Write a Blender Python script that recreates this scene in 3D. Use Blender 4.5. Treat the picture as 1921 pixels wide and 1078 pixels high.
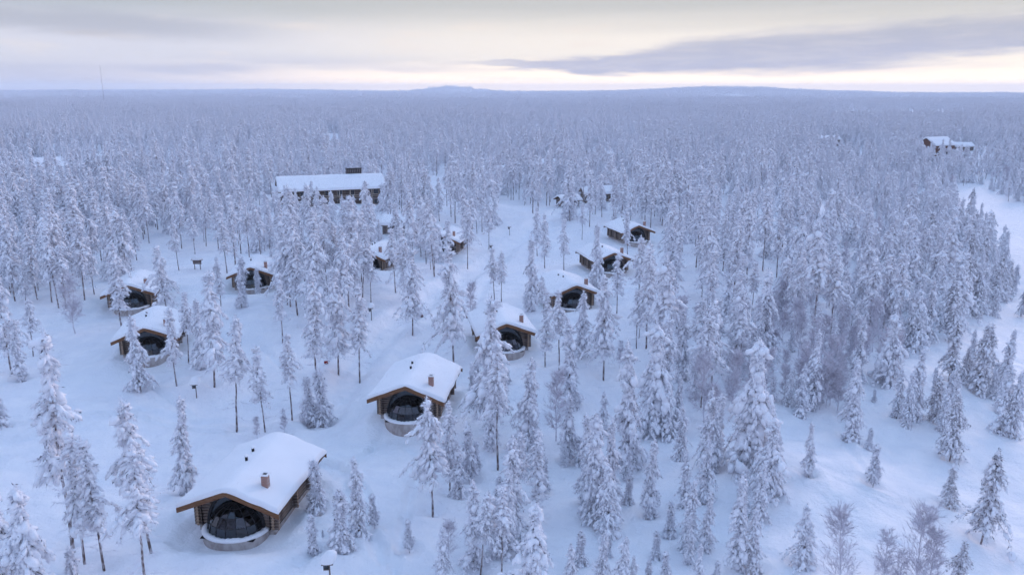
import bpy, bmesh, math, random
import numpy as np
from mathutils import Vector, Matrix

for o in list(bpy.data.objects): bpy.data.objects.remove(o)
SC = bpy.context.scene
COL = SC.collection
R = math.radians

# ------------------------------------------------------------------ camera
F, CX, CY, HZ, CAMH = 1500.0, 960.5, 539.0, 168.0, 32.0     # in pixels of the 1921 px photograph; metres
PITCH = math.atan((CY - HZ) / F)
cam_d = bpy.data.cameras.new('camera'); cam = bpy.data.objects.new('camera', cam_d); COL.objects.link(cam)
cam_d.sensor_width = 36; cam_d.lens = 36 * F / 1921.0; cam_d.clip_end = 60000; cam_d.clip_start = 0.5
cam.location = (0, 0, CAMH); cam.rotation_euler = (math.pi / 2 - PITCH, 0, 0)
SC.camera = cam

# ------------------------------------------------------------------ world
SUN_AZ, SUN_EL = 38.0, 9.0          # degrees to the right of straight ahead, above the horizon
W = bpy.data.worlds.new('World'); SC.world = W; W.use_nodes = True
NT = W.node_tree
NT.nodes.clear()

class X:
    """tiny expression helper around math nodes"""
    def __init__(s, nt, sock): s.nt, s.s = nt, sock
    def _m(s, op, *a):
        n = s.nt.nodes.new('ShaderNodeMath'); n.operation = op
        for i, v in enumerate((s,) + a):
            if isinstance(v, X): s.nt.links.new(v.s, n.inputs[i])
            else: n.inputs[i].default_value = v
        return X(s.nt, n.outputs[0])
    def __add__(s, o): return s._m('ADD', o)
    __radd__ = __add__
    def __mul__(s, o): return s._m('MULTIPLY', o)
    __rmul__ = __mul__
    def __sub__(s, o): return s._m('SUBTRACT', o)
    def __rsub__(s, o): return (s * -1.0) + o
    def __truediv__(s, o): return s._m('DIVIDE', o)
    def abs(s): return s._m('ABSOLUTE')
    def cos(s): return s._m('COSINE')
    def max(s, o): return s._m('MAXIMUM', o)
    def min(s, o): return s._m('MINIMUM', o)
    def ss(s, a, b):
        n = s.nt.nodes.new('ShaderNodeMapRange'); n.interpolation_type = 'SMOOTHSTEP'
        s.nt.links.new(s.s, n.inputs[0]); n.inputs[1].default_value = a; n.inputs[2].default_value = b
        if a > b:
            n.inputs[1].default_value = b; n.inputs[2].default_value = a
            n.inputs[3].default_value = 1; n.inputs[4].default_value = 0
        return X(s.nt, n.outputs[0])

def vec(nt, a, b, c):
    n = nt.nodes.new('ShaderNodeCombineXYZ')
    for i, v in enumerate((a, b, c)):
        if isinstance(v, X): nt.links.new(v.s, n.inputs[i])
        else: n.inputs[i].default_value = v
    return n.outputs[0]
def noise(nt, v, scale=1.0, detail=3.0, rough=0.5, dist=0.0):
    n = nt.nodes.new('ShaderNodeTexNoise'); n.inputs['Scale'].default_value = scale
    n.inputs['Detail'].default_value = detail; n.inputs['Roughness'].default_value = rough; n.inputs['Distortion'].default_value = dist
    if v is not None: nt.links.new(v, n.inputs['Vector'])
    return X(nt, n.outputs[0])
def mix(nt, fac, a, b):
    n = nt.nodes.new('ShaderNodeMix'); n.data_type = 'RGBA'
    for sock, v in ((n.inputs[0], fac), (n.inputs[6], a), (n.inputs[7], b)):
        if isinstance(v, X): nt.links.new(v.s, sock)
        elif hasattr(v, 'is_output'): nt.links.new(v, sock)
        elif isinstance(v, (int, float)): sock.default_value = v
        else: sock.default_value = (*v, 1)
    return n.outputs[2]
def lin(r, g, b):
    f = lambda c: (c / 255 / 12.92) if c / 255 <= 0.04045 else ((c / 255 + 0.055) / 1.055) ** 2.4
    return (f(r), f(g), f(b))

BG = 0.1                                   # strength of the background; colours below are divided by it
EXPO = 1.65                                 # the photograph is exposed for the dim snow
def sk(r, g, b): return tuple(c / BG / 2 ** EXPO for c in lin(r, g, b))
tc = NT.nodes.new('ShaderNodeTexCoord')
sp = NT.nodes.new('ShaderNodeSeparateXYZ'); NT.links.new(tc.outputs['Generated'], sp.inputs[0])
dx, dy, dz = (X(NT, sp.outputs[i]) for i in range(3))
az = dx._m('ARCTAN2', dy) * (180 / math.pi)
el = dz._m('ARCSINE') * (180 / math.pi)
sky = NT.nodes.new('ShaderNodeTexSky'); sky.sky_type = 'NISHITA'; sky.sun_disc = False
sky.sun_elevation = R(SUN_EL); sky.sun_rotation = R(SUN_AZ); sky.altitude = 200; sky.air_density = 1.0; sky.dust_density = 1.5; sky.ozone_density = 2.0
SKY_GAIN = 2.45
gn = NT.nodes.new('ShaderNodeVectorMath'); gn.operation = 'SCALE'; NT.links.new(sky.outputs[0], gn.inputs[0]); gn.inputs['Scale'].default_value = SKY_GAIN
# distance in azimuth from the glow behind the clouds: 1 towards it, 0 away from it
glow = (((az - SUN_AZ) * (math.pi / 180)).cos()).ss(0.05, 1.0)
nb = noise(NT, vec(NT, az * 0.035, el * 0.55, 3.1), 1.0, 4, 0.55, 0.4)       # long flat streaks
nf = noise(NT, vec(NT, az * 0.12, el * 0.9, 8.7), 1.0, 4, 0.55, 0.3)
low = mix(NT, glow.ss(0.25, 0.95), sk(210, 211, 230), sk(325, 296, 260))       # air just over the horizon
mid = mix(NT, glow.ss(0.40, 0.95), sk(222, 223, 236), sk(256, 247, 238))        # bright veil
top = mix(NT, glow.ss(0.1, 0.95), sk(180, 190, 201), sk(207, 207, 206))       # grey stratus
e1 = el + (nb - 0.5) * 1.6
c = mix(NT, e1.ss(0.3, 2.4), low, mid)
c = mix(NT, e1.ss(3.0, 5.6), c, top)
# warm streaks
c = mix(NT, (nf.ss(0.52, 0.75) * el.ss(1.2, 2.2) * el.ss(5.2, 3.6)) * 0.5, c, sk(250, 236, 226))
# thin lavender bars low over the horizon
bars = nb.ss(0.50, 0.66) * el.ss(0.2, 0.6) * el.ss(2.6, 1.2) * (1.0 - glow.ss(0.55, 0.95) * 0.8)
c = mix(NT, bars * 0.75, c, sk(196, 200, 224))
# long bank of cloud on the right, thin at its left end
fine = noise(NT, vec(NT, az * 0.32, el * 2.6, 1.7), 1.0, 5, 0.6, 0.5)
edge = (nf - 0.5) * 1.15 + (fine - 0.5) * 0.9
cen = 1.65 + (az - 6.0).max(0.0) * 0.062
thk = ((az + 6.0).ss(0.0, 26.0)) * 1.25 + 0.16
d = ((el - cen) + edge) / thk
bank = d.abs().ss(1.2, 0.5) * (fine.ss(0.25, 0.65) * 0.2 + 0.8) * az.ss(-8.0, 4.0) * az.ss(110.0, 70.0)
c = mix(NT, bank * 0.92, c, mix(NT, el.ss(1.5, 5.0), sk(187, 191, 216), sk(184, 187, 201)))
# softer bank on the left
cen2 = 4.1 + (az + 30.0) * -0.035
d2 = ((el - cen2) + edge * 0.8) / 0.95
bank2 = d2.abs().ss(1.2, 0.2) * az.ss(-12.0, -24.0) * az.ss(-110.0, -70.0)
c = mix(NT, bank2 * 0.7, c, sk(182, 186, 201))
# broken veil passing into open blue sky overhead
hi = noise(NT, tc.outputs['Generated'], 2.2, 5, 0.55, 0.3)
veil = el.ss(20.0, 62.0)
strat = mix(NT, hi.ss(0.35, 0.7), sk(188, 201, 250), sk(212, 214, 252))       # bluish cloud sheet above the grey edge
c = mix(NT, el.ss(6.5, 14.0), c, strat)
upper = mix(NT, hi.ss(0.38, 0.72) * 0.4, gn.outputs[0], sk(200, 208, 236))
c = mix(NT, veil, c, upper)
bgn = NT.nodes.new('ShaderNodeBackground'); bgn.inputs[1].default_value = BG; NT.links.new(c, bgn.inputs[0])
wo = NT.nodes.new('ShaderNodeOutputWorld'); NT.links.new(bgn.outputs[0], wo.inputs[0])

# ------------------------------------------------------------------ sun behind thin cloud
sl = bpy.data.lights.new('sun', 'SUN'); sl.energy = 0.5; sl.angle = R(35); sl.color = (1.0, 0.78, 0.76)
so = bpy.data.objects.new('sun', sl); COL.objects.link(so)
a, e = R(SUN_AZ), R(SUN_EL)
so.rotation_euler = Vector((-math.sin(a) * math.cos(e), -math.cos(a) * math.cos(e), -math.sin(e))).to_track_quat('-Z', 'Y').to_euler()

# ------------------------------------------------------------------ exposure, sampling
vs = SC.view_settings
vs.view_transform = 'Standard'; vs.look = 'None'; vs.exposure = EXPO; vs.gamma = 1.0; vs.use_curve_mapping = False
cy = SC.cycles
cy.use_denoising = True
cy.use_adaptive_sampling = True; cy.adaptive_threshold = 0.02; cy.adaptive_min_samples = 12
cy.max_bounces = 8; cy.diffuse_bounces = 7; cy.glossy_bounces = 3; cy.transmission_bounces = 3; cy.transparent_max_bounces = 12; cy.volume_bounces = 1
cy.caustics_reflective = False; cy.caustics_refractive = False

# ------------------------------------------------------------------ terrain function
rs = np.random.RandomState(7)
_k = []
for i in range(30):
    th = rs.uniform(0, 2 * np.pi); lam = [9, 16, 28, 45, 80][i % 5] * rs.uniform(0.8, 1.25)
    _k.append((np.cos(th) * 2 * np.pi / lam, np.sin(th) * 2 * np.pi / lam, rs.uniform(0, 6.28), 0.0052 * lam ** 0.95))
for i in range(14):
    th = rs.uniform(0, 2 * np.pi); lam = rs.uniform(2.6, 6.5)
    _k.append((np.cos(th) * 2 * np.pi / lam, np.sin(th) * 2 * np.pi / lam, rs.uniform(0, 6.28), 0.0055 * lam))
_kf = []
for i in range(18):
    th = rs.uniform(0, 2 * np.pi); lam = [420, 800, 1500, 2600][i % 4] * rs.uniform(0.8, 1.25)
    _kf.append((np.cos(th) * 2 * np.pi / lam, np.sin(th) * 2 * np.pi / lam, rs.uniform(0, 6.28), 0.0015 * lam ** 0.9))
def S(a, b, v):
    t = np.clip((v - a) / (b - a), 0, 1); return t * t * (3 - 2 * t)

def ray(px, py):
    a_, b_ = (px - CX) / F, -(py - CY) / F
    return np.array([a_, math.cos(PITCH) + b_ * math.sin(PITCH), -math.sin(PITCH) + b_ * math.cos(PITCH)])
def at(px, py, z=0.0):
    d_ = ray(px, py); t = (z - CAMH) / d_[2]
    return np.array([d_[0] * t, d_[1] * t, z])
def proj(P):
    P = np.asarray(P, float); v = P - np.array([0, 0, CAMH])
    dep = v[..., 1] * math.cos(PITCH) - v[..., 2] * math.sin(PITCH)
    up = v[..., 1] * math.sin(PITCH) + v[..., 2] * math.cos(PITCH)
    return CX + F * v[..., 0] / dep, CY - F * up / dep, dep

# cabins: front eave centre on the ground, turn in degrees
HALF = 3.8
def from_right(px, py, rot, side=1):
    P = at(px, py, 2.75); a_ = R(rot)
    return (P[0] - side * HALF * math.cos(a_), P[1] - side * HALF * math.sin(a_), rot)
CABINS = [from_right(521, 962, -6.8), from_right(833, 754, -6.5), from_right(1008, 625, 10), from_right(1127, 550, 14),
          from_right(1190, 487, 14), from_right(1229, 434, 16), from_right(208, 641, 14, -1), from_right(293, 550, 14),
          from_right(516, 516, 9), from_right(722, 487, -14), from_right(863, 455, -9)]
TRAILS = [([(600, 760), (690, 645), (770, 590), (870, 522), (960, 450), (1010, 418), (1075, 395)], 2.2, 0.6),
          ([(640, 905), (622, 868), (596, 862)], 0.9, 0.3), ([(640, 905), (670, 960), (720, 1060)], 0.6, 0.16),
          ([(-40, 820), (120, 790), (250, 755), (330, 765), (480, 770), (640, 720)], 0.8, 0.13),
          ([(330, 1060), (350, 1000), (356, 950)], 0.7, 0.18), ([(860, 700), (870, 640), (900, 560), (950, 470)], 0.9, 0.15),
          ([(1690, 540), (1600, 600), (1560, 700), (1620, 880)], 0.5, 0.1),
          ([(1862, 447), (1921, 455), (2000, 462)], 2.0, 0.2), ([(1790, 372), (1850, 366), (1921, 382), (2000, 400)], 1.6, 0.2),
          ([(-30, 800), (60, 772), (170, 762), (300, 772), (420, 792)], 0.35, 0.12), ([(560, 1090), (600, 1050), (660, 990), (690, 930), (650, 880)], 0.4, 0.14),
          ([(455, 1060), (530, 1035), (580, 1000), (610, 940), (625, 895)], 0.4, 0.14), ([(700, 830), (720, 800), (700, 770), (690, 745)], 0.5, 0.15), ([(700, 830), (660, 860), (640, 880)], 0.4, 0.12),
          ([(760, 830), (800, 850), (770, 920), (740, 1080)], 0.4, 0.12), ([(890, 720), (880, 780), (900, 860)], 0.45, 0.12), ([(480, 640), (540, 690), (600, 700), (650, 680)], 0.4, 0.12), ([(240, 690), (330, 740), (360, 760)], 0.35, 0.12),
          ([(1450, 930), (1540, 900), (1680, 930), (1800, 900)], 0.3, 0.1), ([(420, 600), (500, 590), (600, 610), (680, 630)], 0.5, 0.14)]
TR = []
for pts, wd, dp in TRAILS:
    dp *= 1.0 if wd > 2 else 1.7
    Q = np.array([at(*p_)[:2] for p_ in pts]); TR.append((Q, wd, dp))
PITS = []
def seg_dist(x, y, A, B):
    d_ = B - A; t = np.clip(((x - A[0]) * d_[0] + (y - A[1]) * d_[1]) / (d_ @ d_), 0, 1)
    return np.hypot(x - A[0] - t * d_[0], y - A[1] - t * d_[1])
HILLS = [(850, 6500, 47, 260, 500), (1375, 4200, 30, 430, 600), (1230, 4800, 14, 500, 700), (1600, 6800, 20, 300, 500), (1900, 6500, -20, 1250, 5200), (480, 6400, 12, 800, 800),
         (120, 5400, 13, 1500, 1300)]
def hgt(x, y, detail=True):
    x = np.asarray(x, float); y = np.asarray(y, float)
    r = np.hypot(x, y)
    z = np.zeros_like(x)
    for kx, ky, ph, am in _k: z = z + am * np.sin(kx * x + ky * y + ph)
    s = x - (4 + 0.28 * y)
    z = z * (1 - 0.75 * S(46, 60, s) * (1 - S(110, 150, s)) * (1 - S(350, 600, y)))
    near = 1 - S(330, 620, y)
    z = z + (-9.0 * S(0, 58, s) + 12.0 * S(112, 230, s)) * near * S(-60, 20, y)
    # knoll and hollow in the open slope on the right
    z = z + 0.9 * np.exp(-((x - 23) / 8) ** 2 - ((y - 62) / 9) ** 2) - 1.3 * np.exp(-((x - 38) / 9) ** 2 - ((y - 74) / 10) ** 2)
    for kx, ky, ph, am in _kf: z = z + am * np.sin(kx * x + ky * y + ph) * S(350, 1500, r)
    for px, D, hh, wx, wy in HILLS:
        hx = (px - CX) / F * D * 0.975
        z = z + hh * np.exp(-((x - hx) / wx) ** 2 - ((y - D) / wy) ** 2)
    if detail:
        for Q, wd, dp in TR:
            d_ = np.full_like(x, 1e9)
            for i in range(len(Q) - 1): d_ = np.minimum(d_, seg_dist(x, y, Q[i], Q[i + 1]))
            z = z - dp * (1 - S(wd * 0.55, wd * 1.0, d_)) + dp * 0.55 * np.exp(-((d_ - wd * 1.45) / (wd * 0.35)) ** 2)
        for cx, cy_, rot in CABINS:
            a_ = R(rot); u = (x - cx) * math.cos(a_) + (y - cy_) * math.sin(a_); v = -(x - cx) * math.sin(a_) + (y - cy_) * math.cos(a_)
            dd = np.hypot(np.maximum(np.abs(u) - 3.0, 0), np.maximum(np.abs(v - 5.1) - 4.2, 0))
            z = z * S(0, 5, dd) + 0.22 * np.exp(-(dd / 1.1) ** 2) + 0.30 * np.exp(-((np.abs(u) - 4.4) / 0.7) ** 2 - (np.maximum(np.abs(v - 5.1) - 4.6, 0) / 0.8) ** 2)
        for cx, cy_, rot in CABINS:
            a_ = R(rot); u = (x - cx) * math.cos(a_) + (y - cy_) * math.sin(a_); v = -(x - cx) * math.sin(a_) + (y - cy_) * math.cos(a_)
            z = z - 0.30 * np.exp(-(u / 3.0) ** 4 - ((v + 0.7) / 1.7) ** 4)
        for wx, wy in PITS:
            d2 = (x - wx) ** 2 + (y - wy) ** 2
            z = z - 0.30 * np.exp(-d2 / 0.45) + 0.14 * np.exp(-(np.sqrt(d2) - 1.35) ** 2 / 0.35)
    return z
def ground(px, py):
    z = 0.0
    for _ in range(11):
        P = at(px, py, z); z2 = float(hgt(P[0], P[1])); z = z + 0.75 * (z2 - z)
    P = at(px, py, z); P[2] = float(hgt(P[0], P[1])); return P

# ------------------------------------------------------------------ materials
def mat(name, rough=0.8, spec=0.2):
    m = bpy.data.materials.new(name); m.use_nodes = True
    b = m.node_tree.nodes['Principled BSDF']; b.inputs['Roughness'].default_value = rough; b.inputs['Specular IOR Level'].default_value = spec
    return m, m.node_tree, b
def ocoord(nt, kind='Object', sc=(1, 1, 1)):
    t = nt.nodes.new('ShaderNodeTexCoord'); mp = nt.nodes.new('ShaderNodeMapping'); mp.inputs['Scale'].default_value = sc
    nt.links.new(t.outputs[kind], mp.inputs[0]); return mp.outputs[0]
def bump(nt, b, h, strength=0.3, dist=0.1):
    n = nt.nodes.new('ShaderNodeBump'); n.inputs['Strength'].default_value = strength; n.inputs['Distance'].default_value = dist
    nt.links.new(h.s, n.inputs['Height']); nt.links.new(n.outputs[0], b.inputs['Normal'])

def m_snow(name, c1, c2, sc=0.25, bs=0.35, bd=0.25):
    m, nt, b = mat(name, 0.65, 0.25)
    v = ocoord(nt)
    n1 = noise(nt, v, sc, 4, 0.55); n2 = noise(nt, v, sc * 9, 3, 0.6)
    nt.links.new(mix(nt, n1.ss(0.35, 0.7), c1, c2), b.inputs['Base Color'])
    bump(nt, b, n1 * 1.0 + n2 * 0.18, bs, bd)
    return m
M = {}
M['snow'] = m_snow('ground_snow', (0.82, 0.835, 0.87), (0.88, 0.885, 0.90), 0.45, 0.8, 0.5)
M['roof_snow'] = m_snow('roof_snow', (0.87, 0.88, 0.90), (0.90, 0.905, 0.92), 0.6, 0.25, 0.12)
M['tree_snow'] = m_snow('tree_snow', (0.875, 0.885, 0.92), (0.92, 0.925, 0.95), 3.0, 0.4, 0.08)
def m_two(name, c1, c2, scale, sc=(1, 1, 1), lo=0.4, hi_=0.6, rough=0.85, bs=0.3, bd=0.02, detail=4):
    m, nt, b = mat(name, rough, 0.15)
    n1 = noise(nt, ocoord(nt, 'Object', sc), scale, detail, 0.6)
    nt.links.new(mix(nt, n1.ss(lo, hi_), c1, c2), b.inputs['Base Color']); bump(nt, b, n1, bs, bd); return m
M['bark'] = m_two('frosted_bark', (0.13, 0.095, 0.085), (0.52, 0.48, 0.49), 5.0, (1, 1, 0.5), 0.40, 0.62)
M['needle'] = m_two('frosted_needles', (0.055, 0.046, 0.06), (0.80, 0.81, 0.86), 4.2, (1, 1, 1), 0.385, 0.50)
M['needle_dark'] = m_two('dark_needles', (0.075, 0.066, 0.078), (0.62, 0.60, 0.64), 2.2, (1, 1, 1), 0.40, 0.62)
M['rime'] = m_two('rime_twigs', (0.69, 0.69, 0.75), (0.88, 0.89, 0.925), 3.0, (1, 1, 1), 0.35, 0.65)
M['twig'] = m_two('birch_twigs', (0.54, 0.51, 0.56), (0.77, 0.76, 0.81), 3.0, (1, 1, 1), 0.35, 0.65)
M['log'] = m_two('weathered_log', (0.075, 0.052, 0.042), (0.30, 0.24, 0.20), 3.0, (0.35, 0.35, 5.0), 0.34, 0.68, 0.8, 0.5, 0.02)
M['log_end'] = m_two('log_end', (0.26, 0.17, 0.10), (0.42, 0.33, 0.26), 6.0)
M['board'] = m_two('barge_board', (0.14, 0.066, 0.034), (0.25, 0.13, 0.07), 2.0, (1, 1, 6), 0.3, 0.7, 0.7)
M['soffit'] = m_two('soffit_boards', (0.10, 0.06, 0.035), (0.17, 0.10, 0.06), 2.0, (6, 0.6, 1), 0.3, 0.7, 0.75)
M['plinth'] = m_two('stone_plinth', (0.27, 0.24, 0.22), (0.46, 0.42, 0.40), 2.4, (1, 1, 1.6), 0.35, 0.65, 0.9, 0.5, 0.04)
M['curb'] = m_two('concrete_wall', (0.34, 0.29, 0.27), (0.50, 0.46, 0.44), 1.6, (1, 1, 0.6), 0.35, 0.65, 0.9, 0.3, 0.03)
M['metal'] = m_two('black_metal', (0.012, 0.012, 0.014), (0.03, 0.03, 0.033), 6.0, (1, 1, 1), 0.4, 0.6, 0.45)
M['dark'] = m_two('dark_interior', (0.014, 0.012, 0.011), (0.03, 0.024, 0.02), 2.0)
M['grey_log'] = m_two('grey_wood', (0.15, 0.12, 0.11), (0.30, 0.26, 0.25), 2.0, (0.4, 0.4, 4), 0.3, 0.7)
M['lightwood'] = m_two('pale_beam', (0.42, 0.35, 0.28), (0.55, 0.48, 0.41), 3.0)
M['white_cloth'] = m_two('bed_linen', (0.72, 0.71, 0.70), (0.8, 0.79, 0.78), 4.0)
M['cover'] = m_two('brown_bedspread', (0.16, 0.07, 0.055), (0.24, 0.11, 0.09), 5.0)
M['red'] = m_two('red_plastic', (0.22, 0.012, 0.01), (0.32, 0.02, 0.016), 5.0, rough=0.45)
M['darkred'] = m_two('dark_red_plastic', (0.05, 0.012, 0.014), (0.09, 0.02, 0.02), 5.0, rough=0.45)
M['orange'] = m_two('brown_red_boards', (0.13, 0.055, 0.035), (0.20, 0.085, 0.05), 2.0, (6, 6, 0.5))
def m_brick():
    m, nt, b = mat('chimney_brick', 0.85, 0.15)
    br = nt.nodes.new('ShaderNodeTexBrick'); nt.links.new(ocoord(nt, 'Generated'), br.inputs['Vector'])
    mp = br.inputs['Vector'].links[0].from_node; mp.inputs['Rotation'].default_value = (R(90), 0, 0)
    br.inputs['Color1'].default_value = (0.33, 0.16, 0.12, 1); br.inputs['Color2'].default_value = (0.40, 0.21, 0.165, 1); br.inputs['Mortar'].default_value = (0.42, 0.36, 0.33, 1)
    br.inputs['Scale'].default_value = 4.0; br.inputs['Mortar Size'].default_value = 0.03; br.inputs['Row Height'].default_value = 0.3; br.inputs['Brick Width'].default_value = 0.8
    nt.links.new(br.outputs['Color'], b.inputs['Base Color']); return m
M['brick'] = m_brick()
def m_glass(name, tint, base):
    m = bpy.data.materials.new(name); m.use_nodes = True; nt = m.node_tree; nt.nodes.clear()
    t = nt.nodes.new('ShaderNodeBsdfTransparent'); t.inputs[0].default_value = (*tint, 1)
    g = nt.nodes.new('ShaderNodeBsdfGlossy'); g.inputs['Roughness'].default_value = 0.04; g.inputs[0].default_value = (0.9, 0.93, 1.0, 1)
    f = nt.nodes.new('ShaderNodeFresnel'); f.inputs[0].default_value = 1.5
    fac = X(nt, f.outputs[0]) * 1.0 + base
    mx = nt.nodes.new('ShaderNodeMixShader'); nt.links.new(fac.min(1.0).s, mx.inputs[0]); nt.links.new(t.outputs[0], mx.inputs[1]); nt.links.new(g.outputs[0], mx.inputs[2])
    o = nt.nodes.new('ShaderNodeOutputMaterial'); nt.links.new(mx.outputs[0], o.inputs[0]); return m
M['glass'] = m_glass('tinted_glass', (0.28, 0.31, 0.36), 0.04)
M['window'] = m_glass('window_glass', (0.25, 0.27, 0.3), 0.03)

# ------------------------------------------------------------------ mesh helpers
class MB:
    def __init__(s): s.v, s.f, s.m, s.n = [], [], [], 0
    def add(s, v, f, mi=0):
        v = np.asarray(v, float).reshape(-1, 3)
        s.v.append(v); s.f += [tuple(int(i) + s.n for i in q) for q in f]; s.m += [mi] * len(f); s.n += len(v)
    def box(s, lo, hi, mi=0):
        (a, b, c_), (d_, e_, f_) = lo, hi
        v = [(a, b, c_), (d_, b, c_), (d_, e_, c_), (a, e_, c_), (a, b, f_), (d_, b, f_), (d_, e_, f_), (a, e_, f_)]
        s.add(v, [(0, 3, 2, 1), (4, 5, 6, 7), (0, 1, 5, 4), (1, 2, 6, 5), (2, 3, 7, 6), (3, 0, 4, 7)], mi)
    def tube(s, pts, rad, n=6, mi=0, cap=True):
        pts = np.asarray(pts, float); k = len(pts); rad = np.broadcast_to(np.asarray(rad, float), (k,))
        t = np.gradient(pts, axis=0); t /= np.linalg.norm(t, axis=1)[:, None] + 1e-9
        ref = np.where(np.abs(t[:, 2:3]) > 0.9, [[1.0, 0, 0]], [[0, 0, 1.0]])
        u = np.cross(t, ref); u /= np.linalg.norm(u, axis=1)[:, None] + 1e-9; w = np.cross(t, u)
        an = np.arange(n) * 2 * np.pi / n
        V = pts[:, None] + rad[:, None, None] * (np.cos(an)[None, :, None] * u[:, None] + np.sin(an)[None, :, None] * w[:, None])
        f = [(i * n + j, i * n + (j + 1) % n, (i + 1) * n + (j + 1) % n, (i + 1) * n + j) for i in range(k - 1) for j in range(n)]
        if cap: f += [tuple(range(n - 1, -1, -1)), tuple((k - 1) * n + j for j in range(n))]
        s.add(V, f, mi)
    def mesh(s, name, mats, smooth=False):
        me = bpy.data.meshes.new(name)
        me.from_pydata(np.concatenate(s.v).tolist() if s.v else [], [], s.f)
        for m_ in (mats if isinstance(mats, (list, tuple)) else [mats]): me.materials.append(m_)
        if len(s.f):
            me.polygons.foreach_set('material_index', s.m)
            if smooth: me.polygons.foreach_set('use_smooth', [True] * len(s.f))
        me.update(); return me
    def obj(s, name, mats, parent=None, smooth=False, loc=None):
        return link(name, s.mesh(name, mats, smooth), parent, loc)
def link(name, data, parent=None, loc=None):
    o = bpy.data.objects.new(name, data); COL.objects.link(o)
    if parent is not None: o.parent = parent
    if loc is not None: o.location = loc
    return o
def empty(name, loc, rz=0.0, label=None, cat=None, group=None):
    o = link(name, None, None, loc); o.rotation_euler = (0, 0, rz); o.empty_display_size = 0.3
    return tag(o, label, cat, group)
def tag(o, label=None, cat=None, group=None, kind=None):
    for k_, v_ in (('label', label), ('category', cat), ('group', group), ('kind', kind)):
        if v_: o[k_] = v_
    return o
def copy_tree(o, parent=None):
    c_ = o.copy(); COL.objects.link(c_); c_.parent = parent
    for ch in KIDS.get(o.name, []): copy_tree_child(ch, c_)
    return c_
def copy_tree_child(o, parent):
    c_ = o.copy(); COL.objects.link(c_); c_.parent = parent
    for ch in KIDS.get(o.name, []): copy_tree_child(ch, c_)
KIDS = {}
def index_kids():
    KIDS.clear()
    for o in bpy.data.objects:
        if o.parent is not None: KIDS.setdefault(o.parent.name, []).append(o)

def ico(sub=1):
    bm = bmesh.new(); bmesh.ops.create_icosphere(bm, subdivisions=sub, radius=1.0)
    v = np.array([x.co[:] for x in bm.verts]); f = [tuple(x.index for x in q.verts) for q in bm.faces]; bm.free(); return v, f
ICO1, ICO2, ICO3 = ico(1), ico(2), ico(3)

# ------------------------------------------------------------------ ground sheet
def build_ground():
    inner = np.concatenate([[0.0, 6, 14, 22], np.arange(28, 140, 0.42), ])
    rr = list(inner)
    while rr[-1] < 9000: rr.append(rr[-1] * 1.012 if rr[-1] < 900 else rr[-1] * 1.035)
    rr = np.array(rr[1:])
    fine = np.radians(np.arange(-44, 44.01, 0.26)); coarse = np.radians(np.arange(50, 310.1, 6.0))
    an = np.concatenate([fine, coarse])
    A, Rr = np.meshgrid(an, rr)
    Xx, Yy = np.sin(A) * Rr, np.cos(A) * Rr
    Z = hgt(Xx, Yy)
    nr, na = A.shape
    V = np.stack([Xx, Yy, Z], -1).reshape(-1, 3)
    V = np.concatenate([V, [[0, 0, float(hgt(0.0, 0.0))]]])
    i, j = np.meshgrid(np.arange(nr - 1), np.arange(na), indexing='ij'); j2 = (j + 1) % na
    Q = np.stack([i * na + j, (i + 1) * na + j, (i + 1) * na + j2, i * na + j2], -1).reshape(-1, 4)
    T = [(len(V) - 1, jj, (jj + 1) % na) for jj in range(na)]
    me = bpy.data.meshes.new('snowy_ground'); me.from_pydata(V.tolist(), [], Q[:, ::-1].tolist() + T)
    me.materials.append(M['snow']); me.polygons.foreach_set('use_smooth', [True] * len(me.polygons)); me.update()
    tag(link('snowy_ground', me), 'smooth deep blue-white snow covering the whole ground', None, None, 'structure')

# ------------------------------------------------------------------ glass-domed cabin
rnd = random.Random(5)
SLOPE, PEAK, WALLY, LEN, WH = 0.40, 4.05, 1.35, 9.9, 2.85
def under(x): return PEAK - SLOPE * abs(x)
def log_mesh(length, rad=0.127, n=8, seed=0):
    r_ = np.random.RandomState(seed); k = 6
    xs = np.linspace(-length / 2, length / 2, k)
    P = np.stack([xs, r_.uniform(-.012, .012, k), r_.uniform(-.012, .012, k)], -1)
    mb = MB(); mb.tube(P, rad * r_.uniform(0.93, 1.07, k), n)
    me = mb.mesh('log', [M['log'], M['log_end']], True)
    np_ = len(me.polygons)
    for q in (np_ - 2, np_ - 1): me.polygons[q].material_index = 1; me.polygons[q].use_smooth = False
    return me
ARX, ARZ, ARB = 2.05, 2.62, 0.75          # arch half width, height, springing level
def arch_x(z):
    t = (z - ARB) / ARZ
    return ARX * math.sqrt(max(0.0, 1 - t * t)) if 0 <= t < 1 else (ARX if t < 0 else 0.0)
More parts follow.
